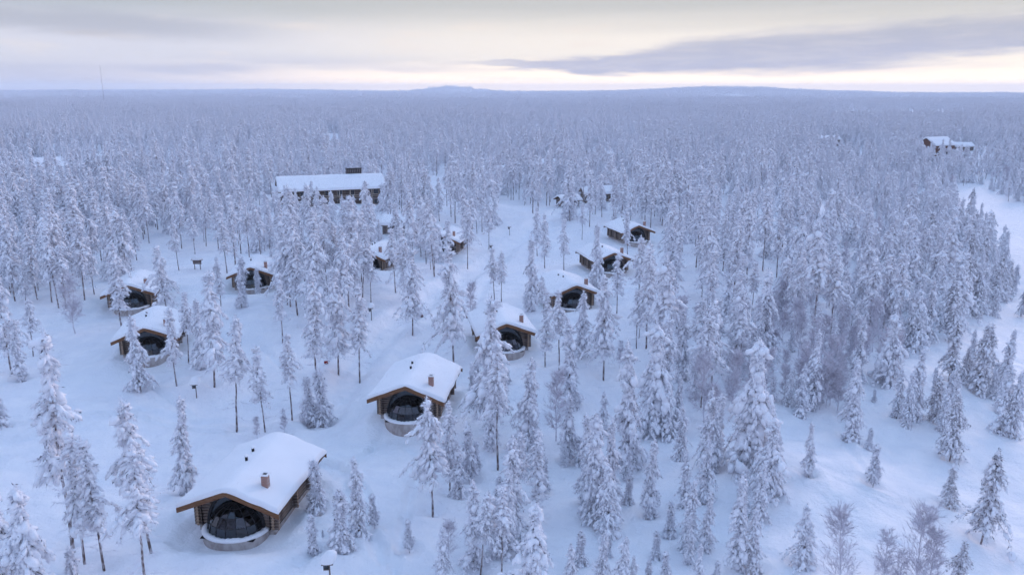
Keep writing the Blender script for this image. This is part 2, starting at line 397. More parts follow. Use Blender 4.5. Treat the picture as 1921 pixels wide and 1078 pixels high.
def snow_roof_mesh(name, x0, x1, y0, y1, zf, thick, nx=44, ny=40, seed=1, droop=0.10, material=None):
    """closed slab of snow: top with rounded rims, underside following the deck"""
    r_ = np.random.RandomState(seed)
    u = np.linspace(0, 1, nx); v = np.linspace(0, 1, ny)
    u = 0.5 - 0.5 * np.cos(np.pi * u) * (0.55 + 0.45 * np.abs(np.cos(np.pi * u))) ; u = (u - u[0]) / (u[-1] - u[0])
    v = 0.5 - 0.5 * np.cos(np.pi * v) * (0.55 + 0.45 * np.abs(np.cos(np.pi * v))); v = (v - v[0]) / (v[-1] - v[0])
    U, Vv = np.meshgrid(x0 + u * (x1 - x0), y0 + v * (y1 - y0))
    ed = np.minimum(np.minimum(U - x0, x1 - U), np.minimum(Vv - y0, y1 - Vv))
    rim = 0.2
    prof = np.sqrt(np.clip(1 - (1 - np.clip(ed / rim, 0, 1)) ** 2, 0, 1))
    nz = sum(a_ * np.sin(U * kx + Vv * ky + p_) for a_, kx, ky, p_ in [(r_.uniform(.007, .02), r_.uniform(-1.7, 1.7), r_.uniform(-1.7, 1.7), r_.uniform(0, 6)) for _ in range(9)])
    base = zf(U)
    soft = np.minimum(1.0, np.sqrt(U * U + 0.35) * 0 + 1.0)
    top = (PEAKOF(zf) - np.sqrt(((PEAKOF(zf) - base)) ** 2 + 0.02) + 0.1 if False else base) + 0.04 + (thick + nz) * prof
    ridge = 0.12 * np.exp(-(U / 0.5) ** 2)
    top = top - ridge * prof
    wob = sum(a_ * np.sin(U * kx + Vv * ky + p_) for a_, kx, ky, p_ in [(r_.uniform(.01, .03), r_.uniform(-5, 5), r_.uniform(-5, 5), r_.uniform(0, 6)) for _ in range(6)])
    out = np.clip(1 - ed / 0.3, 0, 1) * wob
    U2 = U + out * np.sign(U - (x0 + x1) / 2); V2 = Vv + out * np.sign(Vv - (y0 + y1) / 2)
    bot = base + 0.004
    n = nx * ny
    VV = np.concatenate([np.stack([U2, V2, top], -1).reshape(-1, 3), np.stack([U2, V2, bot], -1).reshape(-1, 3)])
    f = []
    for i in range(ny - 1):
        for j in range(nx - 1):
            q = (i * nx + j, i * nx + j + 1, (i + 1) * nx + j + 1, (i + 1) * nx + j); f.append(q); f.append(tuple(n + t for t in q[::-1]))
    rimi = [j for j in range(nx)] + [i * nx + nx - 1 for i in range(1, ny)] + [(ny - 1) * nx + j for j in range(nx - 2, -1, -1)] + [i * nx for i in range(ny - 2, 0, -1)]
    for a_, b_ in zip(rimi, rimi[1:] + rimi[:1]): f.append((a_, n + a_, n + b_, b_))
    mb = MB(); mb.add(VV, f); return mb.mesh(name, material or M['roof_snow'], True)
def PEAKOF(zf): return float(zf(np.array(0.0)))

def pipe_z(x): return PEAK - SLOPE * abs(x) + 0.17
def build_cabin(root, full=True):
    P = root
    # floor, plinth
    mb = MB(); mb.box((-2.93, WALLY - 0.05, -1.2), (2.93, 9.35, 0.62)); mb.obj('plinth', M['plinth'], P)
    mb = MB(); mb.box((-2.86, 9.14, 0.62), (2.86, 9.26, 2.8)); mb.box((2.84, WALLY + .1, 0.62), (2.95, 9.1, 2.7)); mb.box((-2.95, WALLY + .1, 0.62), (-2.84, 9.1, 2.7)); mb.obj('wall_core', M['dark'], P)
    k = 0
    z = 0.74
    # gable front and back, side walls: one log at a time
    while z < PEAK - 0.28:
        half = min(3.25, (PEAK - z - 0.16) / SLOPE)
        if z < 2.72: half = 3.25
        ax = arch_x(z) + 0.05 if z < ARB + ARZ else 0.0
        if ax > 0.06:
            for sgn in (-1, 1):
                L = half - ax
                if L > 0.15: o = link('log', log_mesh(L, seed=k), P, (sgn * (ax + L / 2), WALLY, z)); k += 1
        else:
            link('log', log_mesh(2 * half, seed=k), P, (0, WALLY, z)); k += 1
        link('log', log_mesh(2 * half, seed=k), P, (0, 9.2, z)); k += 1
        if z < 2.5:
            for sgn in (-1, 1):
                o = link('log', log_mesh(8.9, seed=k), P, (sgn * 2.9, WALLY + 4.12, z + 0.12)); o.rotation_euler = (0, 0, math.pi / 2); k += 1
                for yy in (4.6, 7.4):
                    o = link('log', log_mesh(0.9, seed=k), P, (sgn * 2.95, yy, z)); k += 1
        z += 0.245
    # purlin ends under the overhang
    for x_ in (-2.9, -1.45, 0.0, 1.45, 2.9):
        zz = under(x_) - 0.17
        o = link('purlin', log_mesh(1.5, 0.13, seed=90 + int(x_ * 10)), P, (x_, 0.86, zz)); o.rotation_euler = (0, 0, math.pi / 2)
    # roof deck: two slabs
    for sgn in (-1, 1):
        mb = MB()
        v = [(0, 0.02, PEAK), (sgn * HALF, 0.02, under(HALF)), (sgn * HALF, 0.02, under(HALF) + 0.15), (0, 0.02, PEAK + 0.15)]
        v += [(a_, LEN - 0.02, b_) for a_, _, b_ in v]
        fs = [(0, 1, 2, 3), (7, 6, 5, 4), (0, 4, 5, 1), (1, 5, 6, 2), (2, 6, 7, 3), (3, 7, 4, 0)]
        if sgn < 0: fs = [q[::-1] for q in fs]
        mb.add(v, fs); mb.obj('roof_deck', M['soffit'], P)
        for yy in (-0.035, LEN):
            mb = MB()
            v = [(sgn * 0.002, yy, PEAK - 0.24), (sgn * (HALF + .06), yy, under(HALF + .06) - 0.24), (sgn * (HALF + .06), yy, under(HALF + .06) + 0.17), (sgn * 0.002, yy, PEAK + 0.17)]
            v += [(a_, yy + 0.05, b_) for a_, _, b_ in v]
            mb.add(v, fs); mb.obj('barge_board', M['board'], P)
    sn = link('roof_snow', snow_roof_mesh('roof_snow', -HALF - 0.05, HALF + 0.05, -0.04, LEN + 0.05, lambda x_: PEAK - SLOPE * np.sqrt(x_ * x_ + 0.02) + 0.16, 0.35, seed=3), P)
    # chimney
    cxp, cyp = 2.15, 1.95
    zb = pipe_z(cxp) + 0.2
    mb = MB(); mb.box((cxp - 0.23, cyp - 0.23, zb - 0.6), (cxp + 0.23, cyp + 0.23, zb + 1.1)); ch = mb.obj('chimney', M['brick'], P)
    mb = MB()
    for lo, hi_ in (((-.3, -.3), (.3, -.17)), ((-.3, .17), (.3, .3)), ((-.3, -.17), (-.17, .17)), ((.17, -.17), (.3, .17))):
        mb.box((cxp + lo[0], cyp + lo[1], zb + 1.1), (cxp + hi_[0], cyp + hi_[1], zb + 1.2))
    mb.obj('chimney_snow', M['roof_snow'], ch)
    mb = MB(); mb.box((cxp - .16, cyp - .16, zb + 1.12), (cxp + .16, cyp + .16, zb + 1.14)); mb.obj('flue', M['metal'], ch)
    # two vent pipes with snow caps on the other slope
    for x_, y_ in ((-0.55, 4.7), (-0.8, 6.4)):
        zz = pipe_z(x_) + 0.36
        mb = MB(); mb.tube([(x_, y_, zz - 0.3), (x_, y_, zz + 0.28)], [0.11, 0.11], 10); o = mb.obj('vent_pipe', M['metal'], P)
        mb = MB(); v, f = ICO2; mb.add(v * [0.17, 0.17, 0.11] + [x_, y_, zz + 0.34], f); mb.obj('vent_snow', M['roof_snow'], o, True)
    # low curved wall carrying the dome, snow along its top
    def ring(rx, ry, n=36): return [(-rx * math.cos(math.pi * t / n), WALLY - 0.12 - ry * math.sin(math.pi * t / n)) for t in range(n + 1)]
    def wallring(ro, ri, z0, z1, name, m_, wob=0.0):
        a_, b_ = ring(*ro), ring(*ri); n = len(a_); V = []
        rg = np.random.RandomState(4); w1 = [wob * rg.uniform(-1, 1) for _ in a_]
        for i, ((x1, y1), (x2, y2)) in enumerate(zip(a_, b_)):
            xm, ym = (x1 + x2) / 2, (y1 + y2) / 2
            V += [(x1, y1, z0), (x1, y1, z1 - (0.06 if wob else 0)), (xm, ym, z1 + (0.05 + w1[i] if wob else 0)), (x2, y2, z1 - (0.03 if wob else 0) + w1[i]), (x2, y2, z0)]
        f = [(i * 5 + j, i * 5 + (j + 1) % 5, (i + 1) * 5 + (j + 1) % 5, (i + 1) * 5 + j) for i in range(n - 1) for j in range(5)]
        f += [(0, 4, 3, 2, 1), tuple((n - 1) * 5 + j for j in range(5))]
        mb = MB(); mb.add(V, f); return mb.obj(name, m_, P, bool(wob))
    wallring((2.45, 2.16), (2.14, 1.86), -0.8, 0.66, 'dome_wall', M['curb'])
    wallring((2.51, 2.22), (2.0, 1.74), 0.664, 0.84, 'wall_snow', M['roof_snow'], 0.05)
    # glass dome: meridian columns x rows of single panes
    NC, NR_ = 8, 4
    RX, RY, DZ = 2.06, 1.82, 1.95
    NA = 7
    for i in range(NA):                                   # fan of panes closing the arch over the dome
        a0, a1 = math.pi * i / NA, math.pi * (i + 1) / NA
        def ap(an, kz, rx=2.02): return (-rx * math.cos(an), ARB + kz * math.sin(an))
        pts = [ap(a0, 1.90), ap((a0 + a1) / 2, 1.90), ap(a1, 1.90), ap(a1, ARZ - 0.03), ap((a0 + a1) / 2, ARZ - 0.03), ap(a0, ARZ - 0.03)]
        cxm = sum(p_[0] for p_ in pts) / 6; czm = sum(p_[1] for p_ in pts) / 6
        pts = [(cxm + (p_[0] - cxm) * 0.985, czm + (p_[1] - czm) * 0.985) for p_ in pts]
        mb = MB(); mb.add([(p_[0], WALLY - 0.10, p_[1]) for p_ in pts] + [(p_[0], WALLY - 0.085, p_[1]) for p_ in pts],
                          [(0, 1, 2, 3, 4, 5), (11, 10, 9, 8, 7, 6)] + [(j, j + 6, (j + 1) % 6 + 6, (j + 1) % 6) for j in range(6)]); mb.obj('arch_pane', M['window'], P)
    def dp(i, j, rr=1.0):
        ph = math.pi * i / NC; th = (math.pi / 2) * (j / NR_) * 0.985
        return Vector((-RX * rr * math.cos(ph) * math.cos(th), WALLY - 0.14 - RY * rr * math.sin(ph) * math.cos(th), ARB - 0.02 + DZ * rr * math.sin(th)))
    for i in range(NC):
        for j in range(NR_):
            q = [dp(i, j), dp(i + 1, j), dp(i + 1, j + 1), dp(i, j + 1)]
            ctr = sum(q, Vector()) / 4; nrm = (q[2] - q[0]).cross(q[3] - q[1]).normalized()
            if nrm.dot(ctr - Vector((0, WALLY, ARB))) < 0: nrm = -nrm
            q = [ctr + (p_ - ctr) * 0.965 for p_ in q]
            mb = MB(); mb.add([p_ + nrm * 0.006 for p_ in q] + [p_ - nrm * 0.006 for p_ in q], [(0, 1, 2, 3), (7, 6, 5, 4), (0, 4, 5, 1), (1, 5, 6, 2), (2, 6, 7, 3), (3, 7, 4, 0)])
            mb.obj('pane', M['glass'], P)
    for i in range(NC + 1):
        mb = MB(); mb.tube([dp(i, j, 1.004) for j in np.linspace(0, NR_, 13)], 0.028, 5); mb.obj('rib', M['metal'], P)
    for j in range(NR_):
        mb = MB(); mb.tube([dp(i, j, 1.004) for i in np.linspace(0, NC, 25)], 0.024, 5); mb.obj('ring_bar', M['metal'], P)
    # dark arch casing on the gable
    mb = MB(); n = 32; V = []
    for t in range(n + 1):
        an = math.pi * t / n
        for (rr, yy) in ((1.0, -0.26), (1.085, -0.26), (1.085, 0.1), (1.0, 0.1)):
            V.append((-ARX * rr * math.cos(an), WALLY + yy, ARB + ARZ * rr * math.sin(an)))
    mb.add(V, [(i * 4 + j, i * 4 + (j + 1) % 4, (i + 1) * 4 + (j + 1) % 4, (i + 1) * 4 + j) for i in range(n) for j in range(4)]); mb.obj('arch_casing', M['metal'], P)
    # dark room behind the dome
    mb = MB()
    mb.add([(-2.6, 1.12, 0.63), (2.6, 1.12, 0.63), (2.6, 5.0, 0.63), (-2.6, 5.0, 0.63), (-2.6, 1.12, 2.6), (2.6, 1.12, 2.6), (2.6, 5.0, 2.6), (-2.6, 5.0, 2.6), (0, 1.12, 3.75), (0, 5.0, 3.75)],
           [(0, 1, 2, 3), (2, 6, 9, 7, 3), (0, 3, 7, 4), (1, 5, 6, 2), (4, 7, 9, 8), (5, 8, 9, 6)]); mb.obj('room', M['dark'], P)
    mb = MB(); mb.box((-2.0, WALLY - 1.8, 0.60), (2.0, WALLY - 0.13, 0.66)); mb.obj('dome_floor', M['dark'], P)

def build_bed(rootname, loc, rz, label):
    b = empty(rootname, loc, rz, label, 'bed', 'beds under the cabin domes')
    mb = MB(); mb.box((-1.0, -0.95, 0), (1.0, 1.05, 0.3)); mb.obj('bed_frame', M['soffit'], b)
    mb = MB(); mb.box((-0.97, -0.92, 0.302), (0.97, 1.02, 0.5)); mb.obj('mattress', M['white_cloth'], b)
    for s_ in (-1, 1):
        mb = MB(); mb.box((s_ * 0.5 - 0.42, -0.8, 0.504), (s_ * 0.5 + 0.42, 0.45, 0.56)); mb.obj('bedspread', M['cover'], b)
        v, f = ICO2; mb = MB(); mb.add(v * [0.36, 0.22, 0.1] + [s_ * 0.5, 0.75, 0.6], f); mb.obj('pillow', M['white_cloth'], b, True)

CABIN_TEXT = [('log cabin closest to the camera, brick chimney, glass dome facing front', 'the nearest cabin'),
    ('second closest log cabin, snowy pine hiding the right of its dome', 'the second nearest cabin'),
    ('third cabin of the diagonal row, dome half hidden behind a tall pine', 'the third row cabin'),
    ('fourth cabin of the diagonal row, wide dark dome fully in view', 'the fourth row cabin'),
    ('fifth cabin of the diagonal row, small spruce before its dome', 'the fifth row cabin'),
    ('sixth and farthest cabin of the diagonal row at the forest edge', 'the sixth row cabin'),
    ('lower of the two cabins at far left, spruce before its dome', 'the lower left cabin'),
    ('upper of the two cabins at far left, dark dome beside pines', 'the upper left cabin'),
    ('small left cabin right of the notice board, sapling before its dome', 'the sapling cabin'),
    ('log cabin left of centre, dome hidden behind a group of pines', 'the pine-hidden cabin'),
    ('log cabin at centre beside the packed road, pines before its dome', 'the roadside cabin')]
LAND = []           # landmarks for tree labels: (px, py, phrase)
def place_cabins():
    proto = empty('glass_dome_cabin', (CABINS[0][0], CABINS[0][1], 0.0), R(CABINS[0][2]), CABIN_TEXT[0][0], 'cabin', 'glass-domed log cabins')
    build_cabin(proto); index_kids()
    roofs = [snow_roof_mesh('roof_snow', -HALF - 0.05, HALF + 0.05, -0.04, LEN + 0.05, lambda x_: PEAK - SLOPE * np.sqrt(x_ * x_ + 0.02) + 0.16, 0.30 + 0.04 * q, seed=20 + q) for q in range(4)]
    for i, (x, y, rot) in enumerate(CABINS):
        o = proto if i == 0 else copy_tree(proto)
        o.location = (x, y, 0.0); o.rotation_euler = (0, 0, R(rot)); o['label'] = CABIN_TEXT[i][0]
        if i: [ch for ch in o.children if ch.name.startswith('roof_snow')][0].data = roofs[i % 4]
        q = proj((x, y + 3, 2.0)); LAND.append((q[0], q[1], CABIN_TEXT[i][1]))
    for i in (0, 1, 3):
        x, y, rot = CABINS[i]; a_ = R(rot)
        build_bed('double_bed', (x - math.sin(a_) * 1.45, y + math.cos(a_) * 1.45, 0.665), a_, ['bed with two brown covers under the dome of the nearest cabin', 'bed under the dome of the second nearest cabin', '', 'bed under the dome of the fourth cabin of the diagonal row'][i])

# ------------------------------------------------------------------ long log hotel and the other houses
def gable_house(name, loc, rz, label, w, l, wh, slope, over=0.8, thick=0.45, wallmat='grey_log', cols=0, cat='house', floors=1, seed=2, front='y', chimney=True):
    """w: across the ridge (local y), l: along the ridge (local x); the long side faces -y"""
    h = empty(name, loc, rz, label, cat)
    k = int(wh / 0.3)
    for j in range(k):
        z = 0.15 + j * 0.3
        for (yy, xx) in ((-w / 2, l), (w / 2, l)):
            mb = MB(); mb.tube([(-xx / 2 - .25, yy, z), (xx / 2 + .25, yy, z)], 0.165, 8); mb.obj('log', M[wallmat], h, True)
        for sx in (-1, 1):
            mb = MB(); mb.tube([(sx * l / 2, -w / 2 - .25, z + .1), (sx * l / 2, w / 2 + .25, z + .1)], 0.165, 8); mb.obj('log', M[wallmat], h, True)
    pk = wh + slope * (w / 2 + over)
    for sx in (-1, 1):
        mb = MB(); v = [(sx * l / 2, -w / 2, wh - 0.05), (sx * l / 2, w / 2, wh - 0.05), (sx * l / 2, 0, wh + slope * w / 2 + 0.05)]
        v += [(a_ - sx * 0.15, b_, c_) for a_, b_, c_ in v]
        mb.add(v, [(0, 1, 2), (5, 4, 3), (0, 3, 4, 1), (1, 4, 5, 2), (2, 5, 3, 0)]); mb.obj('gable', M[wallmat], h)
    for sy in (-1, 1):
        mb = MB(); y1 = sy * (w / 2 + over); z1 = wh - slope * over + 0.1
        zp = wh + slope * w / 2 + 0.1
        v = [(-l / 2 - over, 0, zp), (l / 2 + over, 0, zp), (l / 2 + over, y1, z1), (-l / 2 - over, y1, z1)]
        v += [(a_, b_, c_ + 0.18) for a_, b_, c_ in v]
        mb.add(v, [(0, 1, 2, 3), (7, 6, 5, 4), (0, 4, 5, 1), (1, 5, 6, 2), (2, 6, 7, 3), (3, 7, 4, 0)]); mb.obj('roof_deck', M['soffit'], h)
    zp = wh + slope * w / 2 + 0.28
    sm = snow_roof_mesh('roof_snow', -(w / 2 + over + .08), w / 2 + over + .08, -(l / 2 + over + .08), l / 2 + over + .08, lambda x_: zp - slope * np.sqrt(x_ * x_ + 0.02), thick, 24, 40, seed)
    o = link('roof_snow', sm, h); o.rotation_euler = (0, 0, math.pi / 2)
    # windows along the front, per storey
    nwin = max(2, int(l / 3.2))
    for fl in range(floors):
        for i in range(nwin):
            x_ = -l / 2 + (i + 0.5) * l / nwin; z0 = 0.9 + fl * wh / floors; y_ = -w / 2 - 0.19
            fr = MB(); fw, fh = 0.75, min(1.5, wh / floors - 1.1)
            for lo, hi_ in (((-fw, z0), (-fw + .1, z0 + fh)), ((fw - .1, z0), (fw, z0 + fh)), ((-fw + .1, z0), (fw - .1, z0 + .1)), ((-fw + .1, z0 + fh - .1), (fw - .1, z0 + fh))):
                fr.box((x_ + lo[0], y_ - .06, lo[1]), (x_ + hi_[0], y_ + .03, hi_[1]))
            win = fr.obj('window', M['lightwood'], h)
            g = MB(); g.box((x_ - fw + .1, y_ - .02, z0 + .1), (x_ + fw - .1, y_, z0 + fh - .1)); g.obj('pane', M['window'], win)
            g = MB(); g.box((x_ - fw + .1, y_ + .004, z0 + .1), (x_ + fw - .1, y_ + .02, z0 + fh - .1)); g.obj('backing', M['dark'], win)
    return h, zp

def build_hotel():
    A, B = at(522, 362, 5.0), at(727, 354, 5.0)
    dv = (B - A)[:2]; rz = math.atan2(dv[1], dv[0]); L = float(np.hypot(*dv))
    w, over = 14.0, 1.4
    mid = (A[:2] + B[:2]) / 2; nx, ny = -math.sin(rz), math.cos(rz)
    cx, cyy = mid[0] + nx * (w / 2 + over), mid[1] + ny * (w / 2 + over)
    h, zp = gable_house('log_hotel', (cx, cyy, float(hgt(cx, cyy)) - 0.3), rz, 'long two-storey log building with a straight snowy roof among trees', w, L - 2 * over, 5.6, 0.36, over, 0.55, 'log', cat='building', floors=2, seed=8)
    # gallery: posts, rail and floor beam under the eave
    n = 9; l = L - 2 * over
    for i in range(n + 1):
        x_ = -l / 2 + i * l / n
        mb = MB(); mb.box((x_ - .1, -w / 2 - 1.15, 0), (x_ + .1, -w / 2 - .95, 5.2)); mb.obj('post', M['lightwood'], h)
    mb = MB(); mb.box((-l / 2, -w / 2 - 1.3, 2.6), (l / 2, -w / 2 - 0.25, 2.8)); mb.obj('gallery_floor', M['grey_log'], h)
    for zz in (3.3, 3.75):
        mb = MB(); mb.box((-l / 2, -w / 2 - 1.26, zz), (l / 2, -w / 2 - 1.18, zz + .1)); mb.obj('rail', M['lightwood'], h)
    # slatted ventilation housing behind the ridge
    mb = MB(); mb.box((l * 0.18, 0.8, zp - 1.0), (l * 0.18 + 4.2, 2.0, zp + 1.75)); mb.box((l * 0.18 - .2, 0.6, zp + 1.752), (l * 0.18 + 4.4, 2.2, zp + 1.9)); vh = mb.obj('vent_housing', M['metal'], h)
    for i in range(9):
        mb = MB(); x_ = l * 0.18 + 0.05 + i * 0.5; mb.box((x_, 0.7, zp + 0.1), (x_ + .2, 0.79, zp + 1.7)); mb.obj('slat', M['grey_log'], vh)
    q = proj((cx, cyy, 5)); LAND.append((q[0], q[1], 'the long log building'))

def house_at(px, py, ez, rz, label, w, l, wh, slope, phrase=None, **kw):
    P = ground(px, py)
    h, zp = gable_house('log_house', (P[0], P[1] + w / 2, P[2] - 0.2), R(rz), label, w, l, wh, slope, **kw)
    q = proj((P[0], P[1], 3)); LAND.append((q[0], q[1], phrase or label))

# ------------------------------------------------------------------ lantern posts, board, balls, mast
def lantern(px, py, hh, label, phrase, sc=1.0, tilt=0.0):
    P = ground(px, py)
    r = empty('lantern_post', tuple(P), R(rnd.uniform(-20, 20)), label, 'lantern', 'snow-capped path lanterns')
    mb = MB(); mb.tube([(0, 0, -0.5), (0.01, 0, hh * 0.5), (0, 0, hh)], [0.06, 0.055, 0.05], 8); mb.obj('post', M['grey_log'], r, True)
    mb = MB(); mb.box((-.34, -.2, hh - 0.42), (-.02, .12, hh - 0.36)); mb.box((-.34, -.2, hh - .03), (-.02, .12, hh + .0)); bx = mb.obj('lantern_box', M['grey_log'], r)
    for x_, y_ in ((-.34, -.2), (-.06, -.2), (-.34, .08), (-.06, .08)):
        mb = MB(); mb.box((x_, y_, hh - .36), (x_ + .04, y_ + .04, hh - .03)); mb.obj('corner_bar', M['metal'], bx)
    mb = MB(); mb.box((-.29, -.15, hh - .36), (-.07, .07, hh - .03)); mb.obj('pane', M['window'], bx)
    mb = MB(); mb.add([(-.45, -.32, hh), (.28, -.32, hh), (.28, .26, hh), (-.45, .26, hh), (-.45, -.02, hh + .18), (.28, -.02, hh + .18)], [(3, 2, 1, 0), (0, 1, 5, 4), (2, 3, 4, 5), (1, 2, 5), (3, 0, 4)]); mb.obj('roof', M['soffit'], r)
    v, f = ICO3; rg = np.random.RandomState(int(px)); vv = v.copy()
    vv = np.sign(vv) * np.abs(vv) ** np.array([0.75, 0.75, 0.85]); vv = vv * [0.5 * sc, 0.44 * sc, 0.62 * sc]
    vv[:, 2] = np.where(vv[:, 2] < -0.12, -0.12, vv[:, 2]); vv[:, 0] += 0.18 * vv[:, 2] * (1 + tilt)
    vv += 0.02 * np.sin(v * 5 + rg.uniform(0, 6, 3)); mb = MB(); mb.add(vv + [-.05, -.02, hh + 0.22], f); mb.obj('snow_cap', M['roof_snow'], r, True)
    LAND.append((px, py - 20, phrase))
def notice_board(px, py):
    P = ground(px, py); r = empty('notice_board', tuple(P), 0.0, 'two-legged wooden notice board with a snow-covered little roof', 'board')
    for x_ in (-.5, .5):
        mb = MB(); mb.tube([(x_, 0, -.5), (x_, 0, 1.6)], [0.08, 0.07], 8); mb.obj('leg', M['grey_log'], r, True)
    mb = MB(); mb.box((-.75, -.04, 0.95), (.75, .04, 1.65)); mb.obj('panel', M['grey_log'], r)
    mb = MB(); mb.box((-.95, -.45, 1.66), (.95, .45, 1.74)); mb.obj('roof', M['soffit'], r)
    v, f = ICO3; vv = np.sign(v) * np.abs(v) ** 0.65 * [1.0, 0.55, 0.5]; vv[:, 2] = np.maximum(vv[:, 2], -0.03)
    mb = MB(); mb.add(vv + [0, 0, 1.77], f); mb.obj('snow_cap', M['roof_snow'], r, True); LAND.append((px, py - 12, 'the notice board'))
def ball(px, py, m_, label, rad=0.27):
    P = ground(px, py); v, f = ICO3; mb = MB(); mb.add(v * rad * [1, 1, 0.92], f); o = mb.obj('marker_ball', M[m_], None, True, (P[0], P[1], P[2] + rad * 0.75)); tag(o, label, 'ball', 'round markers in the snow')
    mb = MB(); vv = v * [0.75, 0.75, 0.3] * rad; vv[:, 2] = np.maximum(vv[:, 2], -0.02); mb.add(vv + [0, 0, rad * 0.9], f); mb.obj('snow_cap', M['roof_snow'], o, True)
def mast():
    D = 1700.0; x = (196 - CX) / F * D * 0.975; z = float(hgt(x, D))
    m_ = empty('radio_mast', (x, D, z), 0.0, 'thin tall radio mast on the far horizon at left', 'mast')
    top = 80.5 - z
    for k in range(3):
        an = k * 2.094; mb = MB(); mb.tube([(0.55 * math.cos(an), 0.55 * math.sin(an), 0), (0.3 * math.cos(an), 0.3 * math.sin(an), top)], [0.10, 0.08], 5); mb.obj('mast_leg', M['grey_log'], m_)
    mb = MB()
    for i in range(40):
        z0 = i * top / 40
        for k in range(3):
            a0, a1 = k * 2.094, (k + 1) * 2.094
            w_ = 0.55 - 0.25 * i / 40; mb.tube([(w_ * math.cos(a0), w_ * math.sin(a0), z0), (w_ * math.cos(a1), w_ * math.sin(a1), z0 + top / 40)], [0.04, 0.04], 3)
    mb.obj('bracing', M['grey_log'], m_)

# ------------------------------------------------------------------ trees
def rand_rot(r_, n):
    q = r_.normal(size=(n, 4)); q /= np.linalg.norm(q, axis=1)[:, None]
    w, x, y, z = q.T
    return np.stack([np.stack([1 - 2 * (y * y + z * z), 2 * (x * y - z * w), 2 * (x * z + y * w)], -1), np.stack([2 * (x * y + z * w), 1 - 2 * (x * x + z * z), 2 * (y * z - x * w)], -1), np.stack([2 * (x * z - y * w), 2 * (y * z + x * w), 1 - 2 * (x * x + y * y)], -1)], 1)
def lumps(mb, C, A, size, r_, ico_=ICO1, mi=0):
    """snow lumps at C (n,3), long axis A (n,3 unit), size (n,3)= long, side, up"""
    v, f = ico_; n = len(C)
    if n == 0: return
    up = np.array([0, 0, 1.0]); Bs = np.cross(A, up); Bs /= np.linalg.norm(Bs, axis=1)[:, None] + 1e-6; U = np.cross(Bs, A)
    jit = 1 + r_.uniform(-0.26, 0.26, (n, len(v)))
    P = v[None] * jit[..., None]
    V = C[:, None] + P[..., 0:1] * (A * size[:, 0:1])[:, None] + P[..., 1:2] * (Bs * size[:, 1:2])[:, None] + P[..., 2:3] * (U * size[:, 2:3])[:, None]
    ff = np.array(f); nv = len(v)
    FF = (ff[None] + (np.arange(n) * nv)[:, None, None]).reshape(-1, 3)
    mb.add(V.reshape(-1, 3), FF.tolist(), mi)
def blades(mb, C, D, length, width, r_, mi=0):
    """needle sprays: thin triangles from C along D"""
    n = len(C)
    if n == 0: return
    s_ = np.cross(D, r_.normal(size=(n, 3))); s_ /= np.linalg.norm(s_, axis=1)[:, None] + 1e-6
    V = np.stack([C + s_ * width[:, None], C - s_ * width[:, None], C + D * length[:, None]], 1).reshape(-1, 3)
    mb.add(V, np.arange(n * 3).reshape(-1, 3).tolist(), mi)

